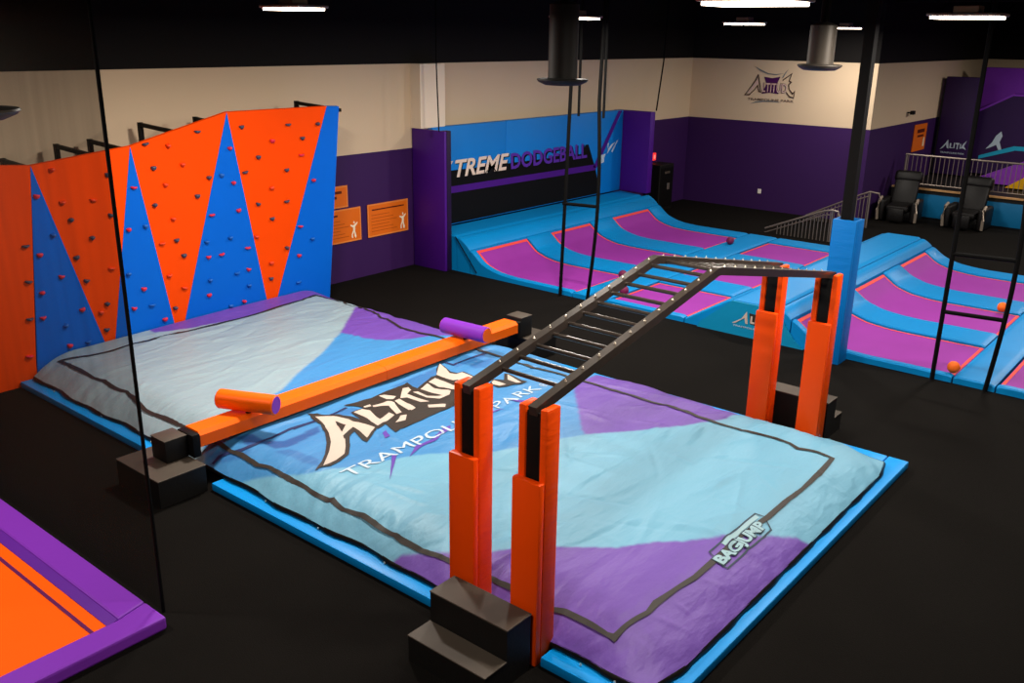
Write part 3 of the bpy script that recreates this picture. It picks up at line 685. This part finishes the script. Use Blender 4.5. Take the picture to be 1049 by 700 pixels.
pad('narrow blue top pad above the curved trampolines facing the hanging ladder', -5.5, -5.26, 13.1, 20.17)
pad('wide blue pad crossing the court beside the two orange balls', -2.89, -2.34, 13.1, 20.17)
names = {(0): 'open front edge', (1): 'first and second trampolines', (2): 'second and third trampolines', (3): 'back edge'}
for xa, xb, where in ((-11.84, -9.36, 'left slope'), (-8.63, -7.08, 'middle floor'), (-5.26, -2.89, 'right slope'), (-2.34, -.3, 'far right section')):
    for b in range(4):
        y0, y1 = YS[2*b], YS[2*b+1]
        lab = ('blue pad %s the %s of the court\'s %s' % ('along', names[b], where)) if b in (0, 3) else ('blue pad between the %s of the court\'s %s' % (names[b], where))
        pad(lab, xa, xb, y0, y1)
nth = ['front', 'centre', 'rear']
G_T = 'pink trampolines of the dodgeball court'
for xa, xb, where in ((-11.84, -9.36, 'curved pink trampoline in the %s lane below the dodgeball banner'), (-8.63, -7.08, 'flat pink trampoline in the %s lane before the centre ridge'),
                      (-5.26, -2.89, 'curved pink trampoline in the %s lane on the column side of the hanging ladder'), (-2.34, -.3, 'pink trampoline in the %s lane at the cut-off right end of the court')):
    for b in range(3):
        y0, y1 = YS[2*b+1], YS[2*b+2]
        t = thing('court_trampoline', where % nth[b], 'trampoline', ((xa+xb)/2, (y0+y1)/2, 0), 0, G_T)
        o, cx, cy = strip('jump_bed', None, PINK, xa, xb, y0, y1, drop=.045, thick=.02, parent=t, bev=False)
        o.location = (cx-t.location.x, cy-t.location.y, 0)
        # webbing frame sewn round the bed
        mb = MB(); w = .045; gx = np.linspace(xa+.02, xb-.02, 50)
        def rail_(ya, yb, xs_):
            prev = None
            for x in xs_:
                cur = [mb.bm.verts.new((x-t.location.x, y-t.location.y, zc(x)-.041)) for y in (ya, yb)]
                if prev: mb.bm.faces.new((prev[0], cur[0], cur[1], prev[1]))
                prev = cur
        rail_(y0+.02, y0+.02+w, gx); rail_(y1-.02-w, y1-.02, gx)
        rail_(y0+.02+w, y1-.02-w, np.linspace(xa+.02, xa+.02+w, 3)); rail_(y0+.02+w, y1-.02-w, np.linspace(xb-.02-w, xb-.02, 3))
        mb.build('edge_webbing', WEB, t)
tag(MB().tube([(-12.22, 13.095, .69), (-12.0, 13.095, .44), (-11.66, 13.095, .05)], .010, n=6).build('seam_strap', CABLE), 'thin dark strap slanting down the curved front corner of the court', 'strap')
# ridge end panel with the park's mark
ep = thing('ridge_end_panel', 'turquoise blue upright end panel of the centre ridge with a small white logo', 'padded panel', (-5.95, 13.08, 0))
MB().prism([(-.87, 0), (.93, 0), (.78, .12), (.55, .40), (.40, .545), (-.29, .545), (-.82, .10)], (-.015, .015), lambda p, q, e: (p, e, q)).build('panel', wrinkle('turquoise_vinyl', '#0a86b4', .45, .006), ep)
flat_poly([[(.02, .40), (.28, .39), (.27, .20), (.04, .23)]], lambda p, q: (p, -.018, q), 'logo_backdrop', INKB, ep)
flat_poly([[(-.26, .19), (-.10, .29), (-.02, .42), (.01, .22), (-.03, .22), (-.05, .31), (-.12, .26), (-.2, .2)], [(.05, .24), (.05, .36), (.08, .36), (.08, .27), (.12, .27), (.12, .24)],
           [(.13, .24), (.13, .37), (.16, .37), (.16, .24)], [(.17, .34), (.17, .37), (.27, .37), (.27, .34), (.24, .34), (.24, .22), (.21, .22), (.21, .34)]], lambda p, q: (p, -.022, q), 'logo_lettering', CREAM, ep)
text_obj('TRAMPOLINE PARK', lambda u, v: (-.24+.66*u, -.02, .145+.028*v), 'logo_caption', WHITEP, ep, bold=.01)

# wall pads behind the court
wp = thing('wall_pad', 'big blue wall pad with black dodgeball banner behind the court ledge', 'wall pad', (-12.95, 16.5, .75))
WPX = .07
def wq(y, z): return (WPX, y-16.5, z-.75)
for i, (a, b) in enumerate(((13.17, 15.4), (15.405, 17.65), (17.655, 19.93))):
    MB().box(-.09, WPX-.004, a-16.5, b-16.5, 0, 1.98, .012).build('pad_panel', BLUEW, wp, smooth='auto')
def wpoly(p, n, m, o=0): return flat_poly([[(y, z) for y, z in q] for q in p], lambda y, z: (WPX+o, y-16.5, z-.75), n, m, wp)
BLKB = mat('black_banner_vinyl', '#070707', .6, .12, var=.1, vscale=3)
wpoly([[(13.17, .77), (19.05, .77), (18.80, 1.40), (18.47, 2.0), (18.35, 2.0), (18.2, 1.80), (13.17, 1.86)]], 'banner', BLKB, .001)
wpoly([[(13.17, 1.40), (18.83, 1.36), (18.76, 1.50), (13.17, 1.535)]], 'banner_stripe', PURP, .003)
wpoly([[(18.70, 1.44), (18.84, 1.40), (19.86, 2.72), (19.70, 2.72)]], 'banner_stripe', PURP, .003)
text_obj('EX', lambda u, v: (WPX+.004, 13.19+.56*u-16.5, 1.70+.34*v-.75), 'banner_lettering', CREAM, wp, bold=.035, shear=.25)
for dx, dz, m, o in ((.03, -.02, BLKB, .003), (0, 0, mat('banner_cream_ink', '#e0cbb8', .6, .2), .006)):
    text_obj('TREME', lambda u, v: (WPX+o, 13.80+dx+1.70*u-16.5, 1.70+dz+.35*v-.75), 'banner_lettering', m, wp, bold=.025, shear=.25)
for dx, dz, m, o in ((.05, -.03, BLKB, .003), (0, 0, mat('banner_purple_ink', '#54289a', .6, .2), .006)):
    text_obj('DODGEBALL', lambda u, v: (WPX+o, 15.56+dx+2.86*u-16.5, 1.69+dz+.35*v-.75), 'banner_lettering', m, wp, bold=.025, shear=-.05)
wpoly([[(19.02, 1.50), (19.16, 1.52), (19.16, 1.62), (19.22, 1.72), (19.02, 1.70)], [(19.26, 1.70), (19.62, 1.98), (19.44, 1.92), (19.33, 1.84)], [(19.3, 1.8), (19.34, 1.98), (19.28, 1.95)], [(19.5, 1.72), (19.75, 2.02), (19.68, 2.0), (19.46, 1.76)]], 'small_logo', WHITEP, .004)
p = tag(box('wall_pad', PURP, -13.18, -12.31, 12.90, 12.965, 0, 2.72, .012), 'tall purple post pad beside the orange signs at the left end of the dodgeball court', 'wall pad')
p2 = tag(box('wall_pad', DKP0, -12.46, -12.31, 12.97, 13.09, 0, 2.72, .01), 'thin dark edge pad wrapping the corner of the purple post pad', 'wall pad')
p3 = tag(box('wall_pad', PURP, -13.18, -12.1, 19.95, 20.16, .74, 2.72, .012), 'purple wall pad closing the far end of the blue dodgeball wall', 'wall pad')

# balls
def ball(label, x, y, r, m, z=None):
    bm = bmesh.new(); bmesh.ops.create_uvsphere(bm, u_segments=24, v_segments=16, radius=r)
    mb = MB(); mb.bm.free(); mb.bm = bm
    o = mb.build('dodgeball', m, None, smooth=True, loc=(x, y, (zc(x) if z is None else z)+r+.0))
    return tag(o, label, 'ball')
BO_ = mat('orange_ball_foam', '#f06a10', .6, .3); BP_ = mat('maroon_ball_foam', '#6a1440', .6, .3)
ball('orange ball resting at the bottom of the front lane beside the hanging ladder', -2.93, 13.25, .085, BO_)
ball('orange ball further back in the right lanes, seen against the hanging ladder strap', -3.17, 17.03, .085, BO_)
ball('maroon ball on the blue cross pad between the first and second lanes', -9.2, 14.5, .085, BP_)
ball('dark maroon ball on the cross pad seen through the ladder rungs', -8.6, 13.62, .085, BP_, zc(-8.6)-.02)
ball('dark maroon ball at the end of the rear left lane by the back pad', -9.12, 18.72, .085, BP_)

# hanging black webbing ladders at the court front
def rope_ladder(label, xa, xb, rungs, bow, ztop=5.3, lean=0):
    t = thing('webbing_ladder', label, 'hanging ladder', ((xa+xb)/2, 13.02, 0)); cx = (xa+xb)/2
    for x, s in ((xa, bow[0]), (xb, bow[1])):
        pts = [(x-cx+lean*z+s*math.sin(PI*min(z/3.4, 1)), 0, z) for z in np.linspace(0.02, ztop, 24)]
        MB().tube(pts, .031, n=8).build('strap', CABLE, t, smooth='auto')
    for z in rungs:
        sa = bow[0]*math.sin(PI*min(z/3.4, 1)); sb = bow[1]*math.sin(PI*min(z/3.4, 1))
        MB().tube([(xa-cx+sa, 0, z), (xb-cx+sb, 0, z+.03)], .029, n=8).build('rung', CABLE, t, smooth='auto')
    return t
rope_ladder('thin black webbing ladder hanging in front of the dodgeball banner', -9.57, -8.98, [1.68], (.0, .10), lean=.024)
rope_ladder('black webbing ladder hanging in front of the right trampolines', -3.13, -2.45, [1.0, 1.80], (.0, .10))
for lab, x, y in (('short loose black strap hanging beside the left webbing ladder', -9.22, 12.9), ('second loose black strap beside the left webbing ladder', -8.72, 12.9)):
    t = MB().tube([(x, y, z) for z in np.linspace(3.2, 5.3, 8)], .016, square=True).build('hanging_strap', CABLE)
    tag(t, lab, 'strap')
for lab, pts, r in (('thin black cable running down the beige wall to the purple post pad', [(-12.35, 12.8, 2.72), (-12.4, 12.8, 3.9), (-12.4, 12.8, 6.2)], .012),
                 ('thin black cable hanging at the far end of the blue dodgeball wall', [(-12.12, 20.22, 2.74), (-12.0, 20.22, 3.9), (-11.95, 20.22, 6.2)], .018),
                 ('black corner cable of the dark netting beside the purple mat corner', [(-6.23, 3.19, .0), (-6.23, 3.19, 6.2)], .015)):
    tag(MB().tube(pts, r, n=8).build('hanging_cable', CABLE), lab, 'cable')

# ---------------------------------------------------------------- support column
colt = thing('support_column', 'black steel roof column with a blue padded foot in front of the court', 'column', (-4.52, 12.90, 0))
MB().box(-.10, .04, -.05, .09, 0, ZC-.01).build('steel_shaft', STEELB, colt)
def Lpad():
    mb = MB()
    for a in ((-.17, .17, -.155, -.09), (.115, .17, -.088, .155), (-.17, -.115, -.088, .155), (-.113, .113, .145, .155)):
        mb.box(a[0], a[1], a[2], a[3], 0, 2.1, .012)
    return mb.build('column_pad', mat('deep_blue_vinyl', '#0072c4', .5, .2, bump=.006, bscale=4, stretch=(1, 1, 5)), colt, smooth='auto')
Lpad()

# ---------------------------------------------------------------- signs
def sign(label, y0, y1, z0, z1, bars, fig, skew=0):
    yc = (y0+y1)/2
    t = thing('wall_sign', label, 'sign', (-13.19, yc, z0))
    MB().box(-.0, .012, y0-yc, y1-yc, 0, z1-z0).build('board', SIGNO, t)
    f = lambda p, q: (.014, p-yc, q-z0)
    e = .028; ring = []
    for a in ((y0, y1, z0, z0+e), (y0, y1, z1-e, z1), (y0, y0+e, z0+e, z1-e), (y1-e, y1, z0+e, z1-e)): ring.append([(a[0], a[2]), (a[1], a[2]), (a[1], a[3]), (a[0], a[3])])
    flat_poly(ring, f, 'border_frame', SIGNE, t)
    if bars: flat_poly([[(a, c), (b, c), (b, d), (a, d)] for a, b, c, d in bars], f, 'text_rule', SIGNT, t)
    if z1-z0 > .5:
        flat_poly([[(y0+.09, z), (y1-.30-.1*(k%3), z), (y1-.30-.1*(k%3), z+.012), (y0+.09, z+.012)] for k, z in enumerate([z0+.10+.062*i for i in range(6)])], f, 'text_rule', mat('faded_sign_ink', '#b04a08', .6, .2), t)
    if fig:
        y, z, s = fig
        P = [[(-.02, .9), (.06, .9), (.08, 1.0), (.02, 1.06), (-.04, 1.0)], [(-.28, .86), (-.06, .80), (.06, .84), (.3, .98), (.3, .9), (.10, .70), (.08, .42), (.18, .1), (.12, -.05), (.04, .06), (0, .38), (-.12, .2), (-.1, 0), (-.2, 0), (-.2, .24), (-.08, .46), (-.08, .66), (-.28, .78)]]
        flat_poly([[(y+a*s, z+b*s) for a, b in q] for q in P], lambda p, q: (.016, p-yc, q-z0), 'jumper_drawing', CREAMW, t)
    return t
sign('small orange wall sign peeking out above another beside the blue climbing panel', 10.35, 11.22, 1.40, 1.80, [(10.75, 11.08, 1.66, 1.71), (10.75, 10.96, 1.57, 1.62)], None)
sign('orange wall sign half hidden by the blue climbing panel with white jumper drawing', 10.25, 11.52, .74, 1.37, [(10.5, 10.96, 1.24, 1.275)], (11.34, .80, .30))
sign('whole orange wall sign with one heading line and small white jumper drawing', 11.69, 12.75, .74, 1.37, [(11.80, 12.64, 1.245, 1.27)], (12.60, .80, .30))
t = thing('wall_sign', 'narrow orange sign on the purple wall left of the tall purple tower pad', 'sign', (-8.09, 27.85, 1.5))
MB().box(0, .02, -.55, .55, 0, .74).build('board', SIGNO, t)
flat_poly([[(-.3, .5), (.35, .5), (.35, .6), (-.3, .6)], [(-.25, .38), (.3, .38), (.3, .44), (-.25, .44)]], lambda p, q: (.023, p, q), 'text_rule', SIGNT, t)
flat_poly([[(.3, .1), (.45, .1), (.42, .35), (.33, .35)]], lambda p, q: (.023, p, q), 'jumper_drawing', CREAMW, t)
# park mark painted on the beige wall
wl = thing('wall_logo', 'purple and black lettered park logo high on the beige back wall', 'wall logo', (-10.87, 23.79, 3.2))
W_ = D['wlogo']; fw = lambda o: (lambda p, q: (p+10.87, -o, q-3.2))
flat_poly([W_['purple']], fw(.003), 'emblem', mat('purple_wall_ink', '#43104e', .6, .2), wl)
INKW = mat('dark_brown_wall_ink', '#43302c', .6, .2); LAV = mat('pale_lavender_ink', '#cdaea6', .6, .2)
A_ = W_['A']; E_ = W_['E']
flat_poly([W_['Ain']], fw(.003), 'outer_letter_fill', LAV, wl)
flat_poly(ribbon(A_+[A_[0]], .028), fw(.005), 'outer_letter', INKW, wl)
flat_poly(ribbon(E_[:11], .030), fw(.005), 'outer_letter', INKW, wl)
flat_poly([W_['arc1'], W_['arc2'], W_['arc3']], fw(.004), 'accent_stroke', mat('slate_ink', '#6d7478', .6, .2), wl)
ml = W_['mid']
text_obj('LTITUD', lambda u, v: (ml[0][0]+10.87+(ml[3][0]-ml[0][0])*u, -.007, ml[1][1]-.11-3.2+.25*v), 'letters', INKW, wl, bold=.05)
text_obj('LTITUD', lambda u, v: (ml[0][0]+10.87+(ml[3][0]-ml[0][0])*u, -.009, ml[1][1]-.10-3.2+.23*v), 'letters', LAV, wl, bold=.01)
tx = W_['txt']
text_obj('TRAMPOLINE PARK', lambda u, v: (tx[0][0]+10.87+(tx[1][0]-tx[0][0])*u, -.005, tx[2][1]-.01-3.2+.06*v), 'caption', INKW, wl, bold=.01)

# ---------------------------------------------------------------- small wall items
t = thing('wall_outlet', 'tiny white outlet plate low on the dark purple back wall', 'outlet', (-10.86, 23.79, .5))
MB().box(-.05, .05, -.012, 0, -.06, .06, .004).build('plate', mat('white_plastic', '#e8e0d8', .5, .3), t)
t = thing('equipment_cabinet', 'black cabinet standing by the wall behind the far purple pad', 'cabinet', (-12.95, 21.95, 0))
MB().box(-.24, .24, -.36, .36, 0, 1.22, .02).build('body', BLACKR, t)
MB().box(.241, .26, -.31, .31, .08, 1.14, .01).build('door', STEELB, t)
MB().box(.262, .275, .0, .12, .55, .72, .004).build('latch_plate', GREYT, t)
MB().box(.262, .275, -.16, .10, .98, 1.04, .004).build('vent', BLACKT, t)
t = thing('alarm_light', 'small glowing red box on the purple wall above the black cabinet', 'alarm light', (-13.19, 21.95, 1.28))
MB().box(0, .06, -.10, .10, 0, .2, .015).build('housing', REDL, t); MB().box(.06, .075, -.04, .04, .05, .15, .01).build('lens', mat('pale_red_lens', '#e07a70', .4, .4, emit='#ff8a7a', es=.8), t)
t = thing('wall_camera', 'tiny dark camera on the beige wall above the narrow orange sign', 'camera', (-8.09, 26.5, 2.62))
MB().tube([(0, 0, 0), (.08, 0, .0)], .015).build('mount', STEELB, t); MB().box(.07, .16, -.03, .16, -.05, .05, .01).build('body', STEELB, t)

# ---------------------------------------------------------------- orange floor trampoline, lower left corner
def fpad(label, pts, m=PURB, z=.11):
    cx = sum(p[0] for p in pts)/len(pts); cy = sum(p[1] for p in pts)/len(pts)
    o = MB().prism([(p[0]-cx, p[1]-cy) for p in pts], (.0, z), lambda p, q, e: (p, q, e)).build('trampoline_pad', m, None, loc=(cx, cy, 0))
    mod = o.modifiers.new('bevel', 'BEVEL'); mod.width = .02; mod.segments = 2
    return tag(o, label, 'trampoline pad', 'purple pads around the orange trampoline')
fpad('long purple edge pad on the far side of the orange trampoline', [(-13.1, 3.09), (-6.32, 3.09), (-6.26, 2.83), (-13.1, 2.83)])
fpad('purple edge pad at the right end of the orange trampoline', [(-6.315, 3.09), (-6.0, 3.09), (-6.0, -2.3), (-6.255, -2.3), (-6.255, 2.83)])
ft = thing('floor_trampoline', 'large bright orange trampoline bed framed by purple pads', 'trampoline', (-8.5, 1.2, 0))
MB().box(-4.6, 2.27, -3.5, 1.58, .0, .075).build('jump_bed', ORBED, ft)
MB().box(-4.6, 2.23, 1.415, 1.445, .0755, .079).build('seam_tape', mat('purple_seam_tape', '#5a1450', .6, .2), ft)
MB().prism([(1.625, .105), (1.545, .08), (1.545, .076), (1.625, .076)], (-4.6, 2.235), lambda p, q, e: (e, p, q)).build('inner_flap', wrinkle('dark_purple_vinyl', '#5c1f94', .5, .003), ft)

# dark safety netting beside the orange trampoline
net = bpy.data.materials.new('fine_black_netting'); net.use_nodes = True
nt = net.node_tree; nt.nodes.clear()
out = nt.nodes.new('ShaderNodeOutputMaterial'); mx = nt.nodes.new('ShaderNodeMixShader'); tr = nt.nodes.new('ShaderNodeBsdfTransparent'); df = nt.nodes.new('ShaderNodeBsdfDiffuse')
df.inputs['Color'].default_value = (.012, .010, .008, 1)
tc = nt.nodes.new('ShaderNodeTexCoord'); wv = nt.nodes.new('ShaderNodeTexNoise'); wv.inputs['Scale'].default_value = 1.2
mp = nt.nodes.new('ShaderNodeMapping'); mp.inputs['Scale'].default_value = (6, 1, .4); nt.links.new(tc.outputs['Object'], mp.inputs[0]); nt.links.new(mp.outputs[0], wv.inputs['Vector'])
mr = nt.nodes.new('ShaderNodeMapRange'); mr.inputs['To Min'].default_value = .44; mr.inputs['To Max'].default_value = .64
nt.links.new(wv.outputs['Fac'], mr.inputs['Value']); nt.links.new(mr.outputs[0], mx.inputs['Fac'])
nt.links.new(tr.outputs[0], mx.inputs[1]); nt.links.new(df.outputs[0], mx.inputs[2]); nt.links.new(mx.outputs[0], out.inputs[0])
mb = MB()
NX = 60; rows = []
for i in range(NX+1):
    x = -6.25-(13.15-6.25)*i/NX
    rows.append([mb.bm.verts.new((x, 3.19+.03*math.sin(i*.7)*(z/6 if z < 3 else 1-z/6.3), z)) for z in (.0, 1.5, 3, 4.5, 6.25)])
for a, b in zip(rows, rows[1:]):
    for j in range(4): mb.bm.faces.new((a[j], b[j], b[j+1], a[j+1]))
tag(mb.build('safety_net', net, smooth=True), 'fine dark see-through netting wall hanging along the purple edge pad', 'netting')

# ---------------------------------------------------------------- ceiling lamps
def lamp(label, x, y, z, light=True, p=None):
    t = thing('high_bay_lamp', label, 'ceiling lamp', (x, y, z), 0, 'high bay lamps under the black roof')
    MB().box(-.34, .34, -.20, .20, .02, .05, .01).build('reflector', HOUS, t)
    MB().box(-.31, .31, -.17, .17, -.006, .019, .004).build('lens', LENS, t)
    MB().box(-.12, .12, -.10, .10, .05, .12, .01).build('driver_box', HOUS, t)
    MB().tube([(-.3, 0, .05), (0, 0, .35), (0, 0, ZC-z-.01)], .006).build('hanger', STEELB, t)
    MB().tube([(.3, 0, .05), (0, 0, .35)], .006).build('hanger', STEELB, t)
    return t
def area(x, y, z, p, sx=.62, sy=.36):
    l = bpy.data.lights.new('lamp_light', 'AREA'); l.shape = 'RECTANGLE'; l.size = sx; l.size_y = sy; l.energy = p; l.color = (1, .92, .82)
    l.spread = math.radians(180)
    o = bpy.data.objects.new('lamp_light', l); COL.objects.link(o); o.location = (x, y, z-.012)
LP = {(-8.5, 6.6): 'lit ceiling lamp over the climbing wall end of the airbag', (-8.3, 11.45): 'lit ceiling lamp above the round duct near the middle', (-2.95, 6.1): 'biggest lit ceiling lamp, above the beige logo wall',
      (-7.9, 16.0): 'short lit ceiling lamp just under the biggest one', (-8.35, 22.0): 'small far lit ceiling lamp beside the black column', (-2.72, 10.35): 'lit ceiling lamp near the top of the right webbing ladder'}
PW = 190
for (x, y), lab in LP.items(): lamp(lab, x, y, 4.70)
hidden = [(-2.8, 16.0), (-2.8, 22.0), (-2.8, 28.0), (2.2, 8.0), (2.2, 14.0), (-8.5, 1.5), (-2.8, 1.2)]
for x, y in hidden:
    pass
for x, y in list(LP)+hidden: area(x, y, 4.70, PW*LW.get((x, y), 1))

# ---------------------------------------------------------------- round ducts
def duct(label, x, y, z, r=.145, rb=.27, hgt=.75, DUCTM=DUCTM):
    t = thing('hanging_duct', label, 'air duct', (x, y, z), 0, 'round ceiling ducts with flared rims')
    MB().lathe([(r, .03), (r, hgt), (r*.5, hgt+.03)], n=32).build('sleeve', DUCTM, t, smooth='auto')
    MB().lathe([(r*.7, -.035), (r*1.2, -.03), (rb*.93, .0), (rb, .02), (rb*.98, .032), (r, .04)], n=36).build('flared_rim', DUCTM, t, smooth='auto')
    MB().lathe([(.05, hgt), (.05, ZC-z-.01)], n=12).build('supply_pipe', STEELB, t, smooth='auto')
q = D['px']['duct1']; duct('dark round duct with flared rim hanging before the blue dodgeball wall', q[0], q[1], 4.03, .15, .265, .75, mat('darker_duct_tone', '#1c1916', .6, .25))  # this duct is toned darker than the other two
q = D['px']['duct2']; duct('lit round duct with flared rim hanging between wall logo and black column', q[0], q[1], 4.18, .145, .245, .45)
q = D['px']['duct3']; duct('dark flared duct rim cut off by the edge above the climbing wall', q[0], q[1], 4.02, .15, .27)

# ---------------------------------------------------------------- back area
def railing(label, path, zb, n):
    t = thing('handrail', label, 'railing', (path[0][0], path[0][1], 0)); o = Vector(path[0]); o.z = 0
    P = [Vector(p)-o for p in path]
    MB().tube(P, .022).build('top_rail', GREYT, t, smooth='auto')
    P2 = [p-Vector((0, 0, .1)) for p in P[:-2]]
    MB().tube(P2, .014).build('lower_rail', GREYT, t, smooth='auto')
    a, b = P[0], P[-3]
    for i in range(n):
        q = a.lerp(b, (i+.5)/n)
        if q.z > .2: MB().tube([(q.x, q.y, zb), (q.x, q.y, q.z-.02)], .011, n=6).build('baluster', GREYT, t)
    MB().tube([(b.x, b.y, zb), (b.x, b.y, b.z)], .022).build('post', GREYT, t)
    return t
railing('grey ramp handrail just behind the court, ending at the black column', [(-9.35, 21.0, .10), (-7.95, 21.0, .70), (-7.75, 21.0, .74), (-7.62, 21.0, .72), (-7.58, 21.0, .6)], 0, 18)
railing('grey ramp handrail further back showing on both sides of the black column', [(-9.3, 23.3, .10), (-7.95, 23.3, .80), (-7.72, 23.3, .90), (-7.50, 23.3, .88), (-7.46, 23.3, .74)], 0, 18)
# raised play platform
pf = thing('raised_platform', 'raised platform with teal padded front and tan edge strip behind the massage chairs', 'platform', (-4, 25.95, 0))
MB().box(-4.05, 7.4, 0, 7.9, 0, .70).build('deck', BLACKR, pf)
MB().box(-3.35, 7.3, -.06, -.002, .0, .60, .01).build('front_pad', TEAL, pf, smooth='auto')
MB().box(-4.05, 7.4, -.05, .05, .70, .745, .006).build('edge_strip', GOLD, pf)
gr = thing('guardrail', 'grey guardrail with thin balusters along the raised platform edge', 'railing', (-4, 26.1, .745))
MB().tube([(-3.85, 0, .83), (7.3, 0, .83)], .025).build('top_rail', GREYT, gr, smooth='auto')
MB().tube([(-3.85, 0, .08), (7.3, 0, .08)], .016).build('lower_rail', GREYT, gr, smooth='auto')
for k in range(8): MB().tube([(-3.82+1.55*k, 0, 0), (-3.82+1.55*k, 0, .82)], .03).build('post', GREYT, gr)
for k in range(40):
    if k*.115 < 4.6: MB().tube([(-3.82+.115*k+.05, 0, .08), (-3.82+.115*k+.05, 0, .82)], .009, n=6).build('baluster', GREYT, gr)
t = thing('tower_pad', 'tall dark purple padded tower with white script logo beside the beige wall', 'padded tower', (-7.5, 29.2, .745))
DKP = wrinkle('deep_purple_vinyl', '#2b1245', .5, .004)
MB().box(-.47, .40, 0, .25, 0, 2.75, .02).build('pad_body', DKP, t, smooth='auto')
MB().box(-.52, -.475, .02, .23, 0, 2.70, .01).build('side_panel', BLACKR, t)
flat_poly([[(-.36, .70), (-.24, .86), (-.16, 1.0), (-.12, .74), (-.17, .76), (-.2, .86), (-.27, .76)], [(-.1, .76), (-.1, .9), (-.06, .9), (-.06, .78), (-.01, .78), (-.01, .76)], [(.01, .76), (.01, .92), (.04, .92), (.04, .76)],
           [(.06, .88), (.06, .92), (.16, .92), (.16, .88), (.13, .88), (.13, .74), (.10, .74), (.10, .88)], [(.18, .76), (.18, .9), (.21, .9), (.21, .78), (.26, .9), (.35, 1.0), (.29, .84), (.36, .74), (.26, .78)]], lambda p, q: (p, -.004, q), 'script_logo', WHITEP, t)
text_obj('TRAMPOLINE PARK', lambda u, v: (-.33+.66*u, -.004, .60+.05*v), 'logo_caption', WHITEP, t, bold=.01)
t = thing('play_wall', 'bright purple padded wall with dark lower section and cyan stripe on the platform', 'padded wall', (-4, 30.5, .745))
MB().box(-3.35, 7.4, .3, .5, 0, 3.0, .02).build('upper_pad', PURB, t, smooth='auto')
MB().prism([(-3.30, 0), (7.4, 0), (7.4, 2.25), (-2.35, 2.25), (-3.30, 1.70)], (-.35, .29), lambda p, q, e: (p, e, q)).build('lower_pad', DKP, t)
MB().prism([(-3.30, 1.70), (-2.35, 2.25), (7.4, 2.25), (7.4, 2.30), (-2.37, 2.30), (-3.32, 1.75)], (-.37, .28), lambda p, q, e: (p, e, q)).build('lit_ledge_top', PURB, t)  # lamp light on the ledge top put into its brighter purple
flat_poly([[(-3.0, .42), (-2.05, .74), (7, .70), (7, .82), (-2.1, .86), (-3.0, .52)]], lambda p, q: (p, -.355, q), 'cyan_stripe', mat('cyan_vinyl', '#12a0c8', .5, .3), t)
flat_poly([[(-2.85, .72), (-2.70, .92), (-2.62, 1.12), (-2.5, 1.25), (-2.45, 1.12), (-2.5, .95), (-2.42, .74), (-2.5, .72), (-2.58, .86), (-2.72, .78)]], lambda p, q: (p, -.356, q), 'jumper_logo', WHITEP, t)
t = thing('foam_ramp', 'light purple foam ramp rising behind the guardrail', 'foam ramp', (-5, 28.6, .745))
MB().prism([(-1.75, 0), (6, 0), (6, .75), (-.2, .75)], (-.4, .4), lambda p, q, e: (p, e, q)).build('ramp_body', wrinkle('light_purple_vinyl', '#8a3cc0', .45, .003), t)
t = thing('foam_steps', 'yellow foam step block with black edges behind the guardrail', 'foam steps', (-4.9, 27.9, .745))
MB().prism([(-.75, 0), (5, 0), (5, .36), (-.25, .36)], (-.25, .25), lambda p, q, e: (p, e, q)).build('step_body', YEL, t)
MB().prism([(-.29, .36), (5, .36), (5, .40), (-.29, .40)], (-.26, .26), lambda p, q, e: (p, e, q)).build('black_edge', BLACKR, t)

def massage_chair(label, x, y, rz):
    t = thing('massage_chair', label, 'armchair', (x, y, 0), rz, 'massage chairs before the platform')
    MB().box(-.30, .30, -.25, .45, .0, .28, .04).build('base', LEATH, t, smooth='auto')
    MB().box(-.27, .27, -.50, .30, .28, .44, .05).build('seat', LEATH, t, smooth='auto')
    b = MB().box(-.30, .30, -.09, .09, 0, .80, .06).build('backrest', LEATH, t, smooth='auto'); b.location = (0, .28, .38); b.rotation_euler = (-.42, 0, 0)
    hd = MB().box(-.34, .34, -.14, .10, 0, .30, .09, 3).build('headrest', LEATH, t, smooth='auto'); hd.location = (0, .54, .92); hd.rotation_euler = (-.42, 0, 0)
    MB().box(-.20, .20, -.62, -.48, .05, .40, .05).build('leg_rest', LEATH, t, smooth='auto')
    for s in (-1, 1):
        MB().box(s*.40-.09, s*.40+.09, -.42, .40, .0, .56, .06, 3).build('arm', LEATH, t, smooth='auto')
        P = [(s*.46, -.44, .05), (s*.47, -.50, .30), (s*.45, -.44, .54), (s*.44, -.25, .60)]
        tr_ = MB(); tr_.tube(P, .035, n=8); tr_.build('silver_trim', SILV, t, smooth='auto')
    return t
massage_chair('black massage chair with silver arm trims standing nearer the purple wall', -7.45, 24.95, .12)
massage_chair('black massage chair with silver arm trims seen behind the webbing ladder', -5.85, 25.15, .0)

# ---------------------------------------------------------------- world and view
w = bpy.data.worlds.new('world'); SC.world = w; w.use_nodes = True
w.node_tree.nodes['Background'].inputs['Color'].default_value = (1, .85, .75, 1); w.node_tree.nodes['Background'].inputs['Strength'].default_value = 0.0
vs = SC.view_settings; vs.view_transform = 'Standard'; vs.look = 'None'; vs.gamma = 1; vs.use_curve_mapping = False; vs.exposure = EXPO
